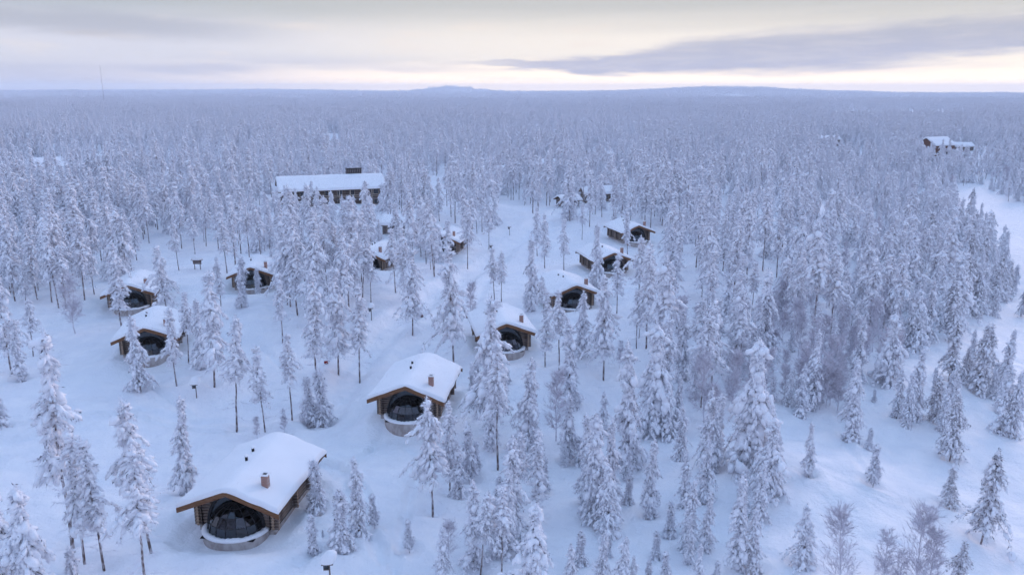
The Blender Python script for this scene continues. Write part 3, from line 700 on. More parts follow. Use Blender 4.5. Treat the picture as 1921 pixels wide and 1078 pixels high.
def make_conifer(seed, H=10.0, crown0=0.3, Rmax=1.2, shape='pine', snow=1.0, dens=1.0, big=0.08, droop=0.6, lod=1.0, trunk_r=None, bare=16, blade_n=13):
    r_ = np.random.RandomState(seed)
    tr, cr, sn = MB(), MB(), MB()
    k = 9; zs = np.linspace(-0.4, H * 0.985, k)
    bend = np.stack([np.cumsum(r_.normal(0, 0.035, k)) * H / 10, np.cumsum(r_.normal(0, 0.035, k)) * H / 10], -1); bend -= bend[0]
    lean = r_.normal(0, 0.014, 2) * H; bend += np.linspace(0, 1, k)[:, None] ** 2 * lean
    rb = trunk_r or 0.0098 * H
    P = np.concatenate([bend, zs[:, None]], 1)
    tr.tube(P, np.linspace(rb, 0.012, k), 7 if lod >= 1 else 4)
    axis = lambda z: np.array([np.interp(z, zs, bend[:, 0]), np.interp(z, zs, bend[:, 1])])
    z = crown0 * H; LC, LA, LS = [], [], []; BC, BD = [], []
    step = (0.30 if shape == 'spruce' else 0.36) / dens * max(H / 10, 0.55) / max(lod, 0.35) ** 0.5
    ph = r_.uniform(0, 6.28); gap_az = r_.uniform(0, 6.28)
    lob = [(r_.uniform(0.9, 3.2), r_.randint(1, 4), r_.uniform(0, 6.28), r_.uniform(0.12, 0.26)) for _ in range(4)]
    while z < H * 0.975:
        t = (z - crown0 * H) / (H - crown0 * H)
        if shape == 'spruce': prof = (1 - t) ** 0.72 * (0.75 + 0.25 * min(1, t / 0.08))
        elif shape == 'open': prof = (1 - t) ** 0.62 * (0.55 + 0.45 * abs(math.sin(t * 9 + seed)))
        else: prof = min(1, (t / 0.16) ** 0.6 * 0.35 + 0.65) * (1 - t) ** 0.66
        lump_mod = 0.78 + 0.34 * math.sin(z * 2.1 + seed * 1.7)
        nb_ = max(2, int(round(r_.uniform(3.4, 5.6) * (1 if lod >= 1 else 0.75))))
        for b_ in range(nb_):
            ph += 2.399 + r_.uniform(-0.35, 0.35)
            L = Rmax * prof * lump_mod * r_.uniform(0.55, 1.22) + 0.10
            L *= max(0.35, 1.0 + sum(a_ * math.sin(f_ * z + k_ * ph + p_) for f_, k_, p_, a_ in lob))
            if r_.rand() < 0.05: L *= 1.4
            if shape == 'pine' and math.cos(ph - gap_az) > 0.8 and r_.rand() < 0.45: continue
            n = 4 if L > 0.5 else 3
            s_ = np.linspace(0, 1, n)
            rise = r_.uniform(-0.05, 0.35) if shape == 'pine' else r_.uniform(-0.35, 0.05)
            dr = droop * r_.uniform(0.6, 1.35)
            if t > 0.85: rise += 0.35; dr *= 0.5
            d_ = np.array([math.cos(ph), math.sin(ph)])
            pts = np.concatenate([axis(z)[None] + d_[None] * (s_ * L * (1 - 0.12 * s_))[:, None], (z + L * (rise * s_ - dr * s_ ** 2))[:, None]], 1)
            if lod >= 1: cr.tube(pts, np.linspace(0.012 + 0.018 * min(L, 1.6), 0.006, n), 3, 0, False)
            nl = max(1, int(round((1.2 + L * 3.9) * (0.6 + 0.4 * lod))))
            for q in range(nl):
                f_ = (q + r_.uniform(0.2, 0.9)) / nl
                f_ = min(1.0, 0.12 + 0.9 * f_)
                i0 = min(n - 2, int(f_ * (n - 1))); fr = f_ * (n - 1) - i0
                c_ = pts[i0] * (1 - fr) + pts[i0 + 1] * fr; tg = pts[i0 + 1] - pts[i0]; tg = tg / (np.linalg.norm(tg) + 1e-6)
                side = r_.normal(0, 0.55); tg2 = tg + side * np.array([-d_[1], d_[0], 0]) + np.array([0, 0, r_.uniform(-0.35, 0.1)]); tg2 /= np.linalg.norm(tg2)
                c_ = c_ + np.array([-d_[1], d_[0], 0]) * side * 0.22 * L * (1 - 0.3 * f_)
                sz = r_.uniform(0.13, 0.29) * (0.75 + 0.25 * min(L, 1.5)) * max(H / 10, 0.6) ** 0.5 / max(lod, 0.3) ** 0.4
                BC.append(c_); BD.append(tg2)
                if r_.rand() < 0.86 * snow:
                    if r_.rand() < big: sz *= r_.uniform(1.3, 1.85); asp = (1.1, 0.72, 0.58)
                    else: asp = (1.25, 0.56, 0.40)
                    LC.append(c_ + [0, 0, sz * 0.22]); LA.append(tg2); LS.append([sz * asp[0], sz * asp[1] * r_.uniform(.8, 1.25), sz * asp[2] * r_.uniform(.8, 1.3) * (0.7 + 0.3 * snow)])
        z += step * r_.uniform(0.75, 1.3) * (1 - 0.25 * t)
    # leader
    for zz in np.linspace(H * 0.93, H, 4):
        LC.append(np.array([*axis(zz), zz])); LA.append(np.array([0.1, 0.05, 0.99])); LS.append([0.13, 0.085, 0.085]); BC.append(LC[-1]); BD.append(np.array([0.05, 0.0, 1.0]))
    BC, BD = np.array(BC), np.array(BD)
    nbl = max(2, int(blade_n * lod))
    C = np.repeat(BC, nbl, 0) + r_.normal(0, 0.06, (len(BC) * nbl, 3)); D = np.repeat(BD, nbl, 0) * 0.55 + r_.normal(0, 0.55, (len(BC) * nbl, 3)); D[:, 2] -= 0.22
    D /= np.linalg.norm(D, axis=1)[:, None]
    ln = r_.uniform(0.16, 0.40, len(C)) / max(lod, 0.3) ** 0.4
    hf = r_.rand(len(C)) < (0.42 if lod >= 1 else 0.12); wdt = r_.uniform(0.018, 0.04, len(C)) / max(lod, 0.25) ** 0.6
    blades(cr, C[hf], D[hf], ln[hf], wdt[hf], r_, 1); D[~hf] *= 1.25; blades(cr, C[~hf], D[~hf], ln[~hf], wdt[~hf] * 0.6, r_, 2)
    # dead, rimed lower branches
    for i in range(bare):
        zz = r_.uniform(0.12, max(crown0, 0.14) + 0.1) * H; an = r_.uniform(0, 6.28); L = r_.uniform(0.4, 1.15) * Rmax
        p0 = np.array([*axis(zz), zz]); p1 = p0 + [math.cos(an) * L, math.sin(an) * L, r_.uniform(-0.35, 0.1) * L]
        if lod >= 1: cr.tube([p0, (p0 + p1) / 2 + [0, 0, 0.05], p1], [0.02, 0.014, 0.005], 3, 2, False)
        m_ = 14; s_ = r_.uniform(0.25, 1.0, m_)[:, None]; C = p0 + (p1 - p0) * s_
        D = (p1 - p0) / L * 0.7 + r_.normal(0, 0.5, (m_, 3)); blades(cr, C, D, r_.uniform(0.2, 0.45, m_), np.full(m_, 0.014), r_, 2)
    lumps(sn, np.array(LC), np.array(LA), np.array(LS), r_, ICO1 if lod >= 1 else ICO0)
    # snow on trunk
    return tr, cr, sn
_v0, _f0 = None, None
def ico0():
    t = (1 + 5 ** .5) / 2; v = np.array([(0, 0, 1.0), (0.9, 0, 0), (0, 0.9, 0), (-0.9, 0, 0), (0, -0.9, 0), (0, 0, -1.0)])
    return v, [(0, 1, 2), (0, 2, 3), (0, 3, 4), (0, 4, 1), (5, 2, 1), (5, 3, 2), (5, 4, 3), (5, 1, 4)]
ICO0 = ico0()

def make_birch(seed, H=7.0, spread=1.3):
    r_ = np.random.RandomState(seed); tr, cr = MB(), MB()
    k = 7; zs = np.linspace(-0.4, H, k); b = np.stack([np.cumsum(r_.normal(0, 0.07, k)), np.cumsum(r_.normal(0, 0.07, k))], -1); b -= b[0]
    tr.tube(np.concatenate([b, zs[:, None]], 1), np.linspace(0.075, 0.01, k), 6)
    ax_ = lambda z: np.array([np.interp(z, zs, b[:, 0]), np.interp(z, zs, b[:, 1]), z])
    for i in range(58):
        z = H * r_.uniform(0.16, 0.97); t = z / H; an = r_.uniform(0, 6.28); L = spread * (1.15 - t) ** 0.6 * r_.uniform(0.6, 1.15) + 0.15
        p0 = ax_(z); p2 = p0 + [math.cos(an) * L * 0.75, math.sin(an) * L * 0.75, L * r_.uniform(0.5, 1.0)]; p1 = (p0 + p2) / 2 + [0, 0, L * 0.08]
        cr.tube([p0, p1, p2], [0.022, 0.015, 0.006], 3, 0, False)
        for j in range(9):
            f_ = r_.uniform(0.2, 1.0); c_ = p0 + (p2 - p0) * f_; D = (p2 - p0) / L * 0.6 + r_.normal(0, 0.5, 3) + [0, 0, 0.15]; l2 = L * r_.uniform(0.25, 0.55)
            e_ = c_ + D * l2; cr.tube([c_, e_], [0.011, 0.006], 3, 0, False)
            m_ = 8; C = c_ + (e_ - c_) * r_.uniform(0.2, 1, m_)[:, None]; blades(cr, C, D + r_.normal(0, 0.45, (m_, 3)), r_.uniform(0.15, 0.35, m_), np.full(m_, 0.014), r_, 0)
    return tr, cr, MB()

VAR = {}      # kind -> list of (height, trunk mesh, crown mesh, snow mesh)
def add_variant(kind, H, parts, dark=False):
    tr, cr, sn = parts
    bm_ = [M['bark'], M['needle_dark' if dark else 'needle'], M['rime']] if kind != 'birch' else [M['twig']]
    VAR.setdefault(kind, []).append((H, tr.mesh('trunk', M['bark'] if kind != 'birch' else M['twig'], True), cr.mesh('crown', bm_), sn.mesh('snow', M['tree_snow'], True) if sn.n else None))
for i in range(7): add_variant('pine', 10.0, make_conifer(11 + i, 10, [0.36, 0.45, 0.30, 0.48, 0.38, 0.42, 0.26][i], [1.4, 1.55, 1.3, 1.6, 1.7, 1.85, 1.45][i], 'pine', 1.0, 1.0, 0.07))
for i in range(3): add_variant('widepine', 10.0, make_conifer(31 + i, 10, [0.26, 0.34, 0.22][i], [2.1, 1.95, 2.3][i], 'pine', 1.0, 1.0, 0.10, 0.75))
for i in range(4): add_variant('spruce', 9.0, make_conifer(51 + i, 9, [0.05, 0.08, 0.04, 0.12][i], [1.45, 1.6, 1.3, 1.6][i], 'spruce', 1.0, 1.0, 0.06, 0.75, bare=0))
for i in range(2): add_variant('heavy', 9.0, make_conifer(71 + i, 9, 0.06, [2.4, 2.7][i], 'spruce', 1.25, 0.95, 0.22, 0.8, bare=0))
for i in range(3): add_variant('open', 8.0, make_conifer(81 + i, 8, [0.10, 0.16, 0.12][i], [2.7, 2.2, 2.5][i], 'open', 0.8, 0.9, 0.05, 0.7, bare=4, blade_n=12), True)
for i in range(3): add_variant('young', 4.5, make_conifer(91 + i, 4.5, 0.12, [0.75, 0.9, 0.65][i], 'spruce', 0.95, 1.0, 0.05, 0.5, bare=3))
for i in range(4): add_variant('birch', 7.0, make_birch(101 + i, 7.0, [1.3, 1.1, 1.5, 1.2][i]))

NOUN = {'pine': ('snowy_pine', 'snow-laden pine'), 'widepine': ('snowy_pine', 'broad-crowned snowy pine'), 'spruce': ('snowy_spruce', 'snowy spruce'),
        'heavy': ('snowy_spruce', 'thickly snow-loaded spruce'), 'open': ('snowy_spruce', 'dark open-branched spruce'), 'young': ('spruce_sapling', 'thin young spruce'), 'birch': ('frosted_birch', 'bare frosted birch')}
GROUPS = {'snowy_pine': 'snowy pines around the cabins', 'snowy_spruce': 'snowy spruces around the cabins', 'spruce_sapling': 'young spruces in the snow', 'frosted_birch': 'frosted birches'}
# hand-measured trees: top x, top y, foot x, foot y, kind
T = [(80, 625, 136, 1022, 'pine'), (133, 800, 158, 1053, 'pine'), (165, 820, 195, 1064, 'pine'), (30, 910, 58, 1190, 'heavy'), (-8, 900, 8, 1170, 'heavy'), (132, 1025, 142, 1130, 'young'),
(230, 752, 283, 1030, 'pine'), (250, 835, 275, 1110, 'pine'), (330, 745, 350, 925, 'spruce'), (593, 860, 596, 957, 'young'), (587, 963, 590, 1038, 'young'), (637, 918, 640, 1030, 'young'),
(660, 857, 674, 998, 'spruce'), (699, 925, 702, 985, 'young'), (766, 973, 768, 1030, 'young'), (605, 992, 606, 1006, 'young'), (802, 745, 812, 963, 'widepine'), (834, 752, 843, 925, 'pine'), (857, 823, 861, 930, 'spruce'),
(882, 800, 881, 902, 'young'), (893, 918, 901, 1077, 'pine'), (927, 915, 941, 1085, 'pine'), (946, 898, 949, 1012, 'pine'), (825, 985, 830, 1110, 'spruce'), (838, 975, 842, 1050, 'birch'),
(910, 557, 914, 825, 'widepine'), (932, 640, 934, 876, 'pine'), (487, 650, 497, 805, 'pine'), (537, 627, 548, 784, 'pine'), (520, 510, 530, 640, 'pine'), (577, 510, 595, 715, 'pine'),
(618, 503, 635, 704, 'widepine'), (668, 532, 675, 714, 'pine'), (577, 705, 582, 800, 'young'), (603, 690, 610, 798, 'young'), (532, 768, 533, 812, 'birch'), (482, 780, 483, 822, 'birch'), (770, 467, 774, 625, 'widepine'),
(837, 463, 851, 685, 'widepine'), (929, 465, 928, 577, 'pine'), (943, 472, 941, 566, 'pine'), (882, 530, 884, 615, 'birch'), (680, 417, 680, 567, 'pine'), (657, 437, 654, 577, 'pine'), (694, 470, 696, 569, 'pine'),
(744, 427, 742, 549, 'pine'), (764, 423, 767, 567, 'widepine'), (525, 395, 545, 575, 'pine'), (558, 403, 559, 590, 'pine'), (590, 390, 592, 547, 'pine'), (600, 385, 599, 517, 'pine'), (624, 420, 635, 527, 'pine'),
(814, 403, 814, 510, 'pine'), (834, 412, 841, 500, 'pine'), (879, 395, 877, 503, 'pine'), (915, 385, 917, 467, 'pine'), (3, 507, 22, 700, 'widepine'), (15, 600, 40, 712, 'spruce'), (28, 560, 62, 665, 'pine'), (-6, 694, 4, 800, 'spruce'),
(207, 453, 229, 614, 'pine'), (301, 460, 315, 598, 'widepine'), (247, 590, 264, 732, 'spruce'), (314, 574, 331, 720, 'pine'), (384, 510, 402, 722, 'widepine'), (347, 547, 354, 680, 'pine'), (421, 594, 444, 805, 'pine'), (372, 560, 378, 690, 'spruce'),
(409, 480, 414, 574, 'pine'), (449, 483, 453, 577, 'young'), (418, 395, 426, 512, 'pine'), (33, 453, 45, 555, 'pine'), (77, 420, 97, 567, 'pine'), (110, 460, 124, 579, 'pine'), (144, 405, 159, 562, 'pine'), (167, 443, 177, 552, 'pine'),
(134, 513, 142, 625, 'birch'), (60, 440, 72, 545, 'pine'), (8, 443, 22, 540, 'pine'), (239, 390, 242, 478, 'pine'), (254, 400, 257, 488, 'pine'), (331, 417, 336, 507, 'pine'), (364, 400, 366, 477, 'pine'),
(982, 447, 997, 583, 'spruce'), (1017, 517, 1021, 600, 'pine'), (1023, 555, 1023, 684, 'pine'), (1045, 544, 1049, 700, 'pine'), (1069, 600, 1070, 765, 'spruce'), (1140, 517, 1132, 709, 'widepine'), (1152, 475, 1157, 590, 'pine'),
(1120, 420, 1120, 543, 'spruce'), (1060, 410, 1058, 507, 'pine'), (1007, 388, 1008, 480, 'pine'), (1033, 400, 1022, 503, 'pine'), (1094, 380, 1092, 450, 'pine'), (1175, 395, 1177, 480, 'pine'), (1214, 483, 1217, 600, 'pine'),
(1189, 543, 1194, 650, 'pine'), (1187, 640, 1181, 880, 'spruce'), (1222, 605, 1228, 815, 'heavy'), (1256, 600, 1247, 778, 'pine'), (1215, 820, 1217, 967, 'spruce'), (1284, 761, 1276, 862, 'spruce'), (1282, 580, 1276, 712, 'spruce'),
(1099, 778, 1103, 945, 'spruce'), (1132, 870, 1138, 1000, 'heavy'), (1067, 740, 1069, 865, 'young'), (1030, 695, 1043, 826, 'birch'), (986, 672, 990, 850, 'spruce'), (970, 808, 968, 957, 'pine'), (1013, 805, 1007, 975, 'pine'),
(986, 940, 995, 1150, 'heavy'), (1070, 1018, 1070, 1110, 'spruce'), (1126, 995, 1125, 1100, 'spruce'), (1164, 1003, 1165, 1115, 'spruce'), (1185, 1040, 1186, 1110, 'spruce'), (1214, 1048, 1214, 1095, 'young'), (1250, 1035, 1250, 1100, 'young'), (1342, 1050, 1342, 1100, 'young'),
(1306, 1020, 1306, 1120, 'spruce'), (1256, 940, 1257, 1004, 'young'), (1296, 896, 1290, 1028, 'spruce'), (1317, 818, 1321, 938, 'spruce'), (1346, 790, 1346, 881, 'pine'), (1417, 950, 1414, 1070, 'spruce'), (1394, 872, 1391, 957, 'spruce'),
(1404, 630, 1406, 872, 'heavy'), (1449, 780, 1442, 930, 'heavy'), (1325, 655, 1322, 800, 'birch'), (1515, 792, 1517, 892, 'spruce'), (1647, 833, 1638, 908, 'young'), (1628, 800, 1630, 840, 'young'), (1611, 680, 1597, 825, 'spruce'),
(1508, 680, 1502, 778, 'spruce'), (1687, 585, 1665, 720, 'heavy'), (1689, 690, 1682, 782, 'spruce'), (1728, 655, 1714, 787, 'spruce'), (1790, 600, 1780, 712, 'open'), (1757, 700, 1752, 790, 'open'), (1798, 735, 1782, 860, 'open'),
(1871, 842, 1841, 1014, 'open'), (1789, 875, 1781, 950, 'open'), (1794, 1005, 1790, 1120, 'open'), (1582, 955, 1574, 1110, 'birch'), (1664, 993, 1655, 1100, 'birch'), (1735, 950, 1716, 1110, 'birch'), (1752, 985, 1742, 1120, 'birch'), (1690, 1030, 1684, 1110, 'birch'), (1509, 945, 1505, 1062, 'heavy'),
(1884, 700, 1875, 775, 'spruce'), (1917, 690, 1911, 761, 'spruce'), (1842, 607, 1833, 738, 'open'), (1858, 607, 1851, 702, 'open'), (1817, 650, 1810, 716, 'open'), (1888, 655, 1886, 688, 'young'), (1869, 680, 1868, 722, 'young'),
(1869, 477, 1864, 573, 'open'), (1891, 487, 1886, 562, 'open'), (1906, 497, 1902, 552, 'young'), (1918, 543, 1915, 595, 'open'), (1490, 605, 1484, 657, 'spruce'), (1567, 610, 1566, 657, 'spruce'), (1449, 595, 1446, 660, 'spruce'),
(1467, 682, 1471, 752, 'birch'), (1545, 660, 1540, 755, 'birch'), (1530, 600, 1528, 700, 'birch'), (1480, 690, 1478, 760, 'spruce'), (1560, 690, 1557, 760, 'birch'), (1640, 560, 1636, 660, 'birch'), (1610, 490, 1604, 590, 'spruce'), (1640, 500, 1637, 600, 'spruce'),
(1700, 505, 1690, 580, 'heavy'), (1725, 560, 1720, 630, 'birch'), (1770, 410, 1765, 540, 'heavy'), (1715, 400, 1708, 500, 'heavy'), (1805, 470, 1798, 600, 'open'), (1785, 520, 1780, 640, 'open'), (1835, 500, 1826, 590, 'open'), (1846, 440, 1840, 530, 'open'), (1815, 415, 1808, 505, 'heavy'),
(484, 503, 485, 552, 'young'), (785, 392, 790, 482, 'widepine'), (768, 388, 770, 474, 'pine'), (806, 430, 808, 505, 'pine'), (824, 425, 826, 490, 'spruce'), (690, 440, 690, 522, 'widepine'), (650, 430, 652, 530, 'widepine'), (712, 410, 712, 470, 'pine'), (668, 455, 668, 562, 'pine'), (1160, 640, 1162, 690, 'birch'), (1340, 720, 1340, 800, 'birch'), (1300, 650, 1300, 745, 'spruce'), (1355, 560, 1352, 680, 'pine'), (1385, 540, 1380, 690, 'spruce'), (1425, 560, 1420, 680, 'spruce'), (1470, 480, 1466, 600, 'heavy'), (1500, 500, 1496, 610, 'spruce')]

# regions in which no random tree may stand (outlines measured in the photograph, laid on the ground)
VILLAGE = [(-200, 1400), (-200, 572), (120, 590), (240, 575), (330, 525), (440, 520), (460, 610), (700, 610), (770, 560), (860, 505), (930, 425), (1030, 415), (1180, 470), (1185, 560), (1190, 690), (1290, 815), (1330, 800),
           (1440, 690), (1470, 630), (1560, 650), (1640, 650), (1680, 690), (1740, 640), (1790, 640), (1850, 600), (2300, 640), (2300, 1400)]
RIVER = [(1795, 352), (1838, 345), (1890, 378), (1990, 392), (2300, 420), (2300, 650), (1900, 640), (1885, 575), (1890, 500), (1866, 470), (1842, 440), (1790, 412), (1778, 372)]
OPENS = [[(1560, 470), (1612, 465), (1600, 560), (1575, 600)], [(935, 380), (985, 385), (1010, 430), (930, 470)], [(1180, 470), (1240, 465), (1240, 520), (1180, 560)], [(780, 330), (850, 330), (850, 385), (800, 390)], [(1085, 300), (1150, 292), (1160, 320), (1095, 330)],
         [(250, 470), (440, 470), (440, 530), (250, 560)], [(440, 535), (530, 535), (530, 612), (440, 612)], [(702, 500), (742, 500), (742, 600), (702, 600)], [(842, 475), (885, 475), (885, 545), (842, 545)], [(1510, 385), (1550, 380), (1570, 420), (1525, 430)]]
def inpoly(px, py, poly):
    c_ = np.zeros(len(px), bool); n = len(poly)
    for i in range(n):
        (x1, y1), (x2, y2) = poly[i], poly[i - 1]
        cond = ((y1 > py) != (y2 > py)) & (px < (x2 - x1) * (py - y1) / (y2 - y1 + 1e-12) + x1); c_ ^= cond
    return c_

def build_river():
    poly = [tuple(ground(a_, b_)[:2]) for a_, b_ in RIVER]; xs, ys = zip(*poly); c_ = 2.0
    gx = np.arange(min(xs), min(max(xs), 330), c_); gy = np.arange(min(ys), max(ys), c_); Gx, Gy = np.meshgrid(gx, gy)
    Z = hgt(Gx, Gy) + 0.10; ok = inpoly((Gx + c_ / 2).ravel(), (Gy + c_ / 2).ravel(), poly).reshape(Gx.shape)
    ny, nx = Gx.shape; f = [(i * nx + j, i * nx + j + 1, (i + 1) * nx + j + 1, (i + 1) * nx + j) for i in range(ny - 1) for j in range(nx - 1) if ok[i, j]]
    used = sorted({q for t in f for q in t}); mp = {q: i for i, q in enumerate(used)}; V = np.stack([Gx, Gy, Z], -1).reshape(-1, 3)[used]
    cnt_ = np.zeros(nx * ny, int); np.add.at(cnt_, np.array(f).ravel(), 1); V[cnt_[used] < 4, 2] -= 0.5
    mb = MB(); mb.add(V, [tuple(mp[q] for q in t) for t in f]); tag(mb.obj('frozen_river', M['snow'], None, True), 'snow-covered frozen river bending past the forest at right', None, None, 'structure')
HOUSES = []
def blocked(x, y):
    b = np.zeros(len(x), bool)
    for cx, cy_, rot in CABINS:
        a_ = R(rot); u = (x - cx) * math.cos(a_) + (y - cy_) * math.sin(a_); v = -(x - cx) * math.sin(a_) + (y - cy_) * math.cos(a_)
        b |= (np.abs(u) < 5.5) & (v > -9) & (v < 12)
    for cx, cy_, hw, f0, f1 in HOUSES: b |= (np.abs(x - cx) < hw) & (y > cy_ - f0) & (y < cy_ + f1)
    for Q, wd, dp in TR[:1]:
        for i in range(len(Q) - 1): b |= seg_dist(x, y, Q[i], Q[i + 1]) < 4
    return b

def scatter():
    r_ = np.random.RandomState(21)
    out = []
    # jittered grid near (r < 1300), one point per cell
    def grid(cell, r0, r1):
        n = int(r1 * 0.80 / cell); m_ = int(r1 / cell)
        gx, gy = np.meshgrid(np.arange(-n, n), np.arange(0, m_)); x = (gx + r_.uniform(0, 1, gx.shape)).ravel() * cell; y = (gy + r_.uniform(0, 1, gy.shape)).ravel() * cell
        r = np.hypot(x, y); az_ = np.degrees(np.arctan2(x, y)); k_ = (r >= r0) & (r < r1) & (np.abs(az_) < 39); return x[k_], y[k_]
    x, y = grid(4.3, 60, 1500); x2, y2 = grid(6.0, 1500, 2350); x, y = np.concatenate([x, x2]), np.concatenate([y, y2])
    cl = np.sin(x * 0.021 + 1) * np.sin(y * 0.017 + 2) + 0.6 * np.sin(x * 0.05 + y * 0.033)
    rgt = S(10, 60, x - 0.12 * y)
    gap = np.sin(x * 0.011 + 0.7) * np.sin(y * 0.0083 + 1.9) + 0.5 * np.sin(x * 0.027 + y * 0.019) + 0.35 * np.sin(x * 0.06 - y * 0.045)
    keep = r_.rand(len(x)) < (0.70 + 0.17 * cl + 0.12 * rgt) * np.where(np.hypot(x, y) > 240, 1 - 0.85 * S(1.0, 1.2, gap), 1)
    x, y = x[keep], y[keep]
    z = hgt(x, y); px, py, dep = proj(np.stack([x, y, z], -1))
    bad = inpoly(px, py, VILLAGE) | inpoly(px, py, RIVER)
    for q in OPENS: bad |= inpoly(px, py, q)
    # far open bogs and lakes
    r = np.hypot(x, y)
    bad |= (px > 1560) & (px < 1800) & (r > 1030) & (r < 1480) & (r_.rand(len(x)) > 0.03 + 0.12 * (np.sin(px * 0.11) > 0.3))
    bad |= (np.abs(px - 622) < 15) & (r > 430) & (r < 640)
    bad |= blocked(x, y)
    # thin out between the middle cabins
    thin = (px > 440) & (px < 1190) & (py > 372) & (py < 620)
    bad |= thin & (r_.rand(len(x)) < 0.08)
    for (tx, ty, bx, by, kd) in T:
        if by < 830: bad |= np.hypot(px - bx, (py - by) * 2.2) < 9
    k_ = ~bad
    return x[k_], y[k_], z[k_], px[k_], py[k_]

ORD = ['nearest', 'second', 'third', 'fourth', 'fifth', 'sixth', 'seventh', 'eighth', 'ninth', 'tenth', 'eleventh', 'twelfth', 'thirteenth', 'fourteenth', 'fifteenth', 'sixteenth', 'seventeenth', 'eighteenth', 'nineteenth', 'twentieth']
def plant(kind, vi, loc, h, rz, lean=(0, 0)):
    H, tm, cm, sm = VAR[kind][vi]
    e_ = link(NOUN[kind][0], None, None, loc); e_.empty_display_size = 0.3
    s_ = h / H; wd = s_ ** 0.75 if s_ > 1 else s_ ** 0.9
    e_.scale = (wd, wd, s_); e_.rotation_euler = (lean[0], lean[1], rz)
    link('trunk', tm, e_); c_ = link('crown', cm, e_); c_['kind'] = 'stuff'
    if sm: link('snow', sm, c_)['kind'] = 'stuff'
    return e_

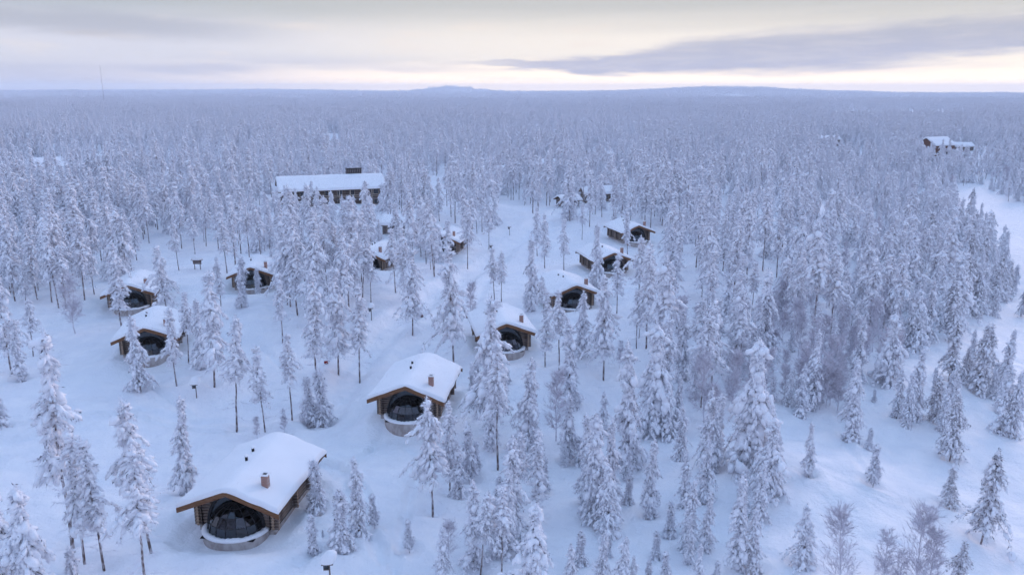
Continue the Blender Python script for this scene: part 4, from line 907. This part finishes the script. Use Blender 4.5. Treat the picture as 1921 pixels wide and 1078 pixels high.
def build_trees():
    r_ = np.random.RandomState(99)
    recs = []
    for (tx, ty, bx, by, kd) in T:
        P = ground(bx, by); d_ = ray(tx, ty); D = math.hypot(P[0], P[1]); t = D / math.hypot(d_[0], d_[1]); h = CAMH + d_[2] * t - P[2]
        h = min(max(h, 0.6), 19)
        recs.append([kd, P[0], P[1], P[2] - 0.05, h, (tx + bx) / 2, (ty + by) / 2])
    for poly, nn, kk in (([(1440, 600), (1560, 470), (1700, 430), (1770, 560), (1650, 760), (1560, 780), (1470, 760)], 64, 'birch'), ([(1250, 620), (1440, 600), (1470, 760), (1300, 800)], 12, 'birch'),
                         ([(1690, 380), (1850, 390), (1860, 560), (1700, 600)], 14, 'open'), ([(850, 700), (1200, 640), (1300, 1060), (900, 1060)], 16, 'young'), ([(1300, 700), (1880, 700), (1880, 780), (1500, 780)], 12, 'young'), ([(1470, 640), (1900, 630), (1900, 830), (1500, 790)], 16, 'spruce'), ([(870, 690), (1170, 640), (1330, 820), (1360, 1060), (880, 1070)], 18, 'spruce'), ([(1250, 880), (1500, 860), (1480, 1070), (1250, 1070)], 5, 'spruce')):
        xs, ys = zip(*poly); got = 0
        while got < nn:
            bx, by = r_.uniform(min(xs), max(xs)), r_.uniform(min(ys), max(ys))
            if not inpoly(np.array([bx]), np.array([by]), poly)[0]: continue
            P = ground(bx, by); got += 1
            h = r_.uniform(3.2, 6.5) if kk == 'birch' else (r_.uniform(6, 11) if kk == 'open' else (r_.uniform(3.5, 9) if kk == 'spruce' else r_.uniform(1.5, 4)))
            tp = proj((P[0], P[1], P[2] + h)); recs.append([kk, P[0], P[1], P[2] - 0.05, h, (float(tp[0]) + bx) / 2, (float(tp[1]) + by) / 2])
    x, y, z, px, py = scatter()
    dist = np.hypot(x, y); order = np.argsort(dist)
    x, y, z, px, py, dist = (q[order] for q in (x, y, z, px, py, dist))
    n = len(x)
    u = r_.rand(n); rgt = S(5, 70, x - 0.15 * y) * (1 - S(300, 500, y)); kd = np.where(u < 0.70 - 0.5 * rgt, 0, np.where(u < 0.85 - 0.5 * rgt, 1, np.where(u < 0.90 - 0.10 * rgt, 2, 3)))
    # birch thickets along the river bank
    kd = np.where((r_.rand(n) < 0.30 * rgt * (np.sin(x * 0.09) * np.sin(y * 0.07 + 1) > 0.1)), 4, kd)
    names = ['pine', 'widepine', 'spruce', 'heavy', 'birch']
    hh = (r_.normal(10.3, 2.2, n) + 1.3 * np.sin(x * 0.013 + 2) * np.sin(y * 0.011)).clip(5.0, 16); hh = np.where(kd >= 2, hh * 0.86, hh); hh = np.where(kd == 4, hh * 0.62, hh)
    und = r_.rand(n) < 0.15; hh = np.where(und, hh * 0.55, hh)
    hx, hy = at(630, 380)[:2]; hh = np.where((np.abs(x - hx) < 19) & (y < hy) & (y > hy - 62), np.minimum(hh, 7.0 + 0.02 * (hy - y)), hh)
    inframe = (px > -25) & (px < 1946) & (py < 1100)
    cnt = {}
    for rc in recs: cnt[NOUN[rc[0]][0]] = cnt.get(NOUN[rc[0]][0], 0) + 1
    LIM = {'snowy_pine': 296, 'snowy_spruce': 240, 'frosted_birch': 130}
    stuff = []
    for i in range(n):
        k_ = names[kd[i]]; nm = NOUN[k_][0]
        if inframe[i] and dist[i] < 330 and cnt.get(nm, 0) < LIM[nm]:
            cnt[nm] = cnt.get(nm, 0) + 1
            top = proj((x[i], y[i], z[i] + hh[i] * 0.6)); recs.append([k_, x[i], y[i], z[i] - 0.05, hh[i], float(top[0]), float(top[1])])
        else: stuff.append(i)
    # labels
    buckets = {}
    for j, rc in enumerate(recs):
        kd_, X_, Y_, Z_, h, cx, cy_ = rc
        best = min(range(len(LAND)), key=lambda q: (LAND[q][0] - cx) ** 2 + ((LAND[q][1] - cy_) * 1.3) ** 2)
        ddx, ddy = cx - LAND[best][0], (cy_ - LAND[best][1]) * 1.3
        dr = ('right of' if ddx > 0 else 'left of') if abs(ddx) > abs(ddy) else ('below' if ddy > 0 else 'above')
        adj = 'tall' if h > 12.5 else ('short' if h < 6.5 else 'middling')
        if kd_ == 'young': adj = 'tiny' if h < 2.2 else ('small' if h < 4.5 else 'slim')
        buckets.setdefault((best, dr, NOUN[kd_][1], adj), []).append((ddx * ddx + ddy * ddy, j))
    lab = {}
    for (best, dr, nn, adj), lst in buckets.items():
        lst.sort()
        for q, (_, j) in enumerate(lst):
            o_ = ORD[q] if q < len(ORD) else (ORD[19] + ' plus ' + ORD[min(q - 20, 19)]).replace('nearest', 'first')
            lab[j] = f'{adj} {nn} {dr} {LAND[best][2]}' + ('' if len(lst) == 1 else f', {o_} ' + ('to it' if q == 0 else 'nearest to it'))
    for j, rc in enumerate(recs):
        kd_, X_, Y_, Z_, h, cx, cy_ = rc
        e_ = plant(kd_, r_.randint(len(VAR[kd_])), (X_, Y_, Z_), h, r_.uniform(0, 6.28), (r_.normal(0, 0.022), r_.normal(0, 0.022)))
        tag(e_, lab[j], 'tree', GROUPS[NOUN[kd_][0]])
    print('individual trees', len(recs), cnt, 'stuff near', len(stuff))
    return [(x[i], y[i], z[i], names[kd[i]], hh[i]) for i in stuff]

def build_forest(pts):
    r_ = np.random.RandomState(5)
    src = bpy.data.collections.new('forest_sources')
    idx_of = {}; k = 0
    def joined(parts, mats, name):
        me = bpy.data.meshes.new(name); bm = bmesh.new(); off = []
        for m_, matmap in parts:
            n0 = len(bm.faces); bm.from_mesh(m_); bm.faces.ensure_lookup_table()
            for f in bm.faces[n0:] if False else list(bm.faces)[n0:]: f.material_index = matmap[min(f.material_index, len(matmap) - 1)]
        bm.to_mesh(me); bm.free()
        for m_ in mats: me.materials.append(m_)
        return me
    mats = [M['bark'], M['needle'], M['rime'], M['tree_snow'], M['twig']]
    for kd_ in ('pine', 'widepine', 'spruce', 'heavy', 'birch'):
        for (H, tm, cm, sm) in VAR[kd_]:
            ps = [(tm, [4] if kd_ == 'birch' else [0]), (cm, [4] if kd_ == 'birch' else [0, 1, 2])] + ([(sm, [3])] if sm else [])
            o = bpy.data.objects.new('far_tree.%03d' % k, joined(ps, mats, 'far_tree')); src.objects.link(o); idx_of.setdefault(kd_, []).append((k, H)); k += 1
    # groves for the far distance: many light trees in one patch
    lite = []
    for i in range(5):
        tr, cr, sn = make_conifer(201 + i, 10, 0.28 if i < 3 else 0.1, 1.6, 'pine' if i < 3 else 'spruce', 1.15, 0.8, 0.1, 0.7, lod=0.34, bare=0, blade_n=16)
        mb = MB(); mb.add(np.concatenate(tr.v), tr.f, 0); v = np.concatenate(cr.v); mb.add(v, cr.f, 1); mb.add(np.concatenate(sn.v), sn.f, 3); lite.append(mb)
    grove_idx = []
    for g in range(5):
        mb = MB(); nx = 6; cell = 6.2
        for ix in range(nx):
            for iy in range(nx):
                if r_.rand() < 0.1: continue
                l_ = lite[r_.randint(5)]; a_ = r_.uniform(0, 6.28); s_ = r_.normal(1.02, 0.2); s_ = min(max(s_, 0.5), 1.55)
                V = np.concatenate(l_.v); ca, sa = math.cos(a_), math.sin(a_)
                V2 = np.stack([(V[:, 0] * ca - V[:, 1] * sa) * s_, (V[:, 0] * sa + V[:, 1] * ca) * s_, V[:, 2] * s_], -1) + [(ix - nx / 2 + r_.uniform(0.1, .9)) * cell, (iy - nx / 2 + r_.uniform(.1, .9)) * cell, 0]
                base = mb.n; mb.v.append(V2); mb.n += len(V2); mb.f += [tuple(q + base for q in f) for f in l_.f]; mb.m += l_.m
        me = mb.mesh('far_grove', mats); o = bpy.data.objects.new('far_tree.%03d' % k, me); src.objects.link(o); grove_idx.append(k); k += 1
        print('grove tris', len(mb.f))
    P, I, Rz, Sc = [], [], [], []
    for (x, y, z, kd_, h) in pts:
        i, H = idx_of[kd_][r_.randint(len(idx_of[kd_]))]; s_ = h / H; wd = s_ ** 0.8
        P.append((x, y, z - 0.05)); I.append(i); Rz.append((r_.normal(0, 0.012), r_.normal(0, 0.012), r_.uniform(0, 6.28))); Sc.append((wd, wd, s_))
    def ring(r0, r1, cell, scl):
        n = int(r1 * 0.8 / cell); m_ = int(r1 / cell)
        gx, gy = np.meshgrid(np.arange(-n, n), np.arange(0, m_)); x = (gx + r_.uniform(-.15, .15, gx.shape)).ravel() * cell; y = (gy + r_.uniform(-.15, .15, gy.shape)).ravel() * cell
        r = np.hypot(x, y); az_ = np.degrees(np.arctan2(x, y)); kk = (r >= r0) & (r < r1) & (np.abs(az_) < 38)
        x, y, r = x[kk], y[kk], r[kk]; px = CX + F * x / y * 0.985
        bad = (px > 1560) & (px < 1800) & (r < 1480); bad |= (px > 1290) & (px < 1440) & (r > 2500) & (r < 3600) & (np.abs(px - 1360) < 70 * (1 - np.abs(r - 3050) / 600))
        x, y = x[~bad], y[~bad]; z = hgt(x, y, False)
        for a_, b_, c_ in zip(x, y, z):
            P.append((a_, b_, c_ - 0.3)); I.append(grove_idx[r_.randint(5)]); Rz.append((0, 0, r_.randint(4) * math.pi / 2)); q = scl * r_.uniform(0.9, 1.1); Sc.append((q, q, r_.uniform(0.85, 1.2) * (1 + 0.25 * (scl - 1))))
    ring(2330, 3200, 37, 1.0); ring(3200, 5200, 62, 1.65); ring(5200, 8200, 120, 3.0)
    me = bpy.data.meshes.new('forest'); me.from_pydata(P, [], [])
    at_ = me.attributes.new('src', 'INT', 'POINT'); at_.data.foreach_set('value', I)
    at_ = me.attributes.new('rot', 'FLOAT_VECTOR', 'POINT'); at_.data.foreach_set('vector', np.array(Rz, float).ravel())
    at_ = me.attributes.new('scl', 'FLOAT_VECTOR', 'POINT'); at_.data.foreach_set('vector', np.array(Sc, float).ravel())
    o = link('forest', me); tag(o, 'dense snow-covered forest stretching away to the horizon', 'forest', None, 'stuff')
    ng = bpy.data.node_groups.new('forest_nodes', 'GeometryNodeTree')
    ng.interface.new_socket('Geometry', in_out='INPUT', socket_type='NodeSocketGeometry'); ng.interface.new_socket('Geometry', in_out='OUTPUT', socket_type='NodeSocketGeometry')
    gi, go = ng.nodes.new('NodeGroupInput'), ng.nodes.new('NodeGroupOutput')
    ci = ng.nodes.new('GeometryNodeCollectionInfo'); ci.inputs['Collection'].default_value = src; ci.inputs['Separate Children'].default_value = True; ci.inputs['Reset Children'].default_value = True
    ip = ng.nodes.new('GeometryNodeInstanceOnPoints'); ip.inputs['Pick Instance'].default_value = True
    def na(nm, t):
        q = ng.nodes.new('GeometryNodeInputNamedAttribute'); q.data_type = t; q.inputs['Name'].default_value = nm; return q.outputs['Attribute']
    er = ng.nodes.new('FunctionNodeEulerToRotation'); ng.links.new(na('rot', 'FLOAT_VECTOR'), er.inputs[0])
    ng.links.new(gi.outputs[0], ip.inputs['Points']); ng.links.new(ci.outputs[0], ip.inputs['Instance']); ng.links.new(na('src', 'INT'), ip.inputs['Instance Index'])
    ng.links.new(er.outputs[0], ip.inputs['Rotation']); ng.links.new(na('scl', 'FLOAT_VECTOR'), ip.inputs['Scale']); ng.links.new(ip.outputs[0], go.inputs[0])
    md = o.modifiers.new('trees', 'NODES'); md.node_group = ng
    print('forest instances', len(P))

# ------------------------------------------------------------------ haze
def build_haze():
    mb = MB(); lo = -36.0; mb.box((-9600, -9600, lo), (9600, 9600, 84.0))
    m = bpy.data.materials.new('haze_air'); m.use_nodes = True; nt = m.node_tree; nt.nodes.clear()
    v = nt.nodes.new('ShaderNodeVolumePrincipled'); v.inputs['Color'].default_value = (0.87, 0.93, 1.0, 1); v.inputs['Density'].default_value = 1.3e-4; v.inputs['Anisotropy'].default_value = 0.0
    o = nt.nodes.new('ShaderNodeOutputMaterial'); nt.links.new(v.outputs[0], o.inputs['Volume'])
    h = mb.obj('haze', m); tag(h, 'thin cold haze over the forest', None, None, 'stuff')

# ------------------------------------------------------------------ build everything
PITS += [tuple(ground(t_[2], t_[3])[:2]) for t_ in T if t_[3] > 600 and t_[4] != 'birch']
build_ground()
PITS.clear()
place_cabins()
build_hotel()
HOUSES.append((float(at(630, 380)[0]), float(at(630, 380)[1]), 18, 17, 14))
house_at(762, 441, 3, -4, 'grey log house behind pines below the long building', 6, 10, 2.6, 0.42, 'the grey house', thick=0.6)
house_at(1121, 380, 3, 8, 'far log house with dark gallery beside the snowy opening', 5.5, 7.5, 2.8, 0.45, 'the far gallery house', thick=0.5, wallmat='log')
house_at(1066, 388, 3, 25, 'small grey shed left of the far gallery house', 4, 4.5, 2.2, 0.4, 'the grey shed')
house_at(1026, 322, 3, 0, 'distant log house in the gap at centre', 7, 10, 3.0, 0.4, 'the distant gap house')
house_at(932, 336, 3, 5, 'distant snow-roofed house left of the gap', 6, 9, 3.0, 0.4, 'the distant left house')
house_at(1546, 275, 3, 0, 'remote white-roofed lodge on the right amid the forest', 9, 19, 4.5, 0.35, 'the remote lodge', thick=0.7)
house_at(1520, 277, 3, 0, 'low annex left of the remote white-roofed lodge', 7, 10, 3, 0.35, 'the lodge annex', thick=0.7)
house_at(1764, 292, 3, 20, 'big remote house above the river with red-brown wall', 13, 14, 6.0, 0.55, 'the riverside house', thick=0.8, wallmat='orange')
house_at(1792, 286, 3, -25, 'small snow-roofed house right of the riverside house', 8, 12, 3.2, 0.4, 'the small riverside house', thick=0.7)
house_at(1812, 283, 3, 0, 'farthest small house at right above the river', 7, 8, 3, 0.4, 'the far right house', thick=0.7)
for px_, py_, hw, f0, f1 in ((762, 441, 7, 5, 9), (1121, 380, 4.5, 3, 8), (1066, 388, 2.5, 2, 5), (1026, 322, 7, 16, 12), (932, 336, 6, 12, 10), (1546, 275, 14, 66, 16), (1520, 277, 9, 60, 12), (1764, 292, 13, 62, 18), (1792, 286, 8, 24, 14), (1812, 283, 8, 24, 12)):
    P_ = ground(px_, py_); HOUSES.append((P_[0], P_[1], hw, f0, f1))
lantern(620, 1100, 1.75, 'tall snow-capped lantern post in front of the nearest cabin', 'the front lantern', 1.0, 1.0)
lantern(369, 746, 1.6, 'snow-capped lantern post left of centre between the pines', 'the left lantern', 1.15)
lantern(697, 600, 1.7, 'small lantern post beside the packed road', 'the road lantern', 0.9)
lantern(956, 441, 1.8, 'distant lantern post at the far end of the road', 'the far lantern', 0.7)
lantern(922, 474, 1.5, 'lantern post on the right verge of the road', 'the verge lantern', 0.7)
notice_board(371, 505)
ball(612, 682, 'red', 'bright red round marker lying in the open snow')
ball(791, 595, 'darkred', 'dark round marker right of the roadside pine')
ball(437, 519, 'darkred', 'dark red round marker left of the sapling cabin')
mast()
for q in ((1880, 450, 'the frozen river'), (1600, 520, 'the small slope clearing'), (1650, 880, 'the open snow slope'), (60, 760, 'the left open snowfield'), (1400, 740, 'the biggest spruce'), (1200, 720, 'the tall spruce clump'), (1050, 950, 'the lower centre clump'), (100, 520, 'the left forest edge'), (1300, 600, 'the right forest edge'), (1750, 700, 'the right slope'), (1850, 900, 'the big lone spruce'), (880, 640, 'the big roadside pine'), (560, 480, 'the tall pine group'), (1500, 1000, 'the bottom right slope'), (200, 900, 'the left tall pines'), (1440, 480, 'the dense right wood'), (1750, 480, 'the dark riverbank spruces')): LAND.append(q)
build_river()
near_pts = build_trees()
build_forest(near_pts)
build_haze()
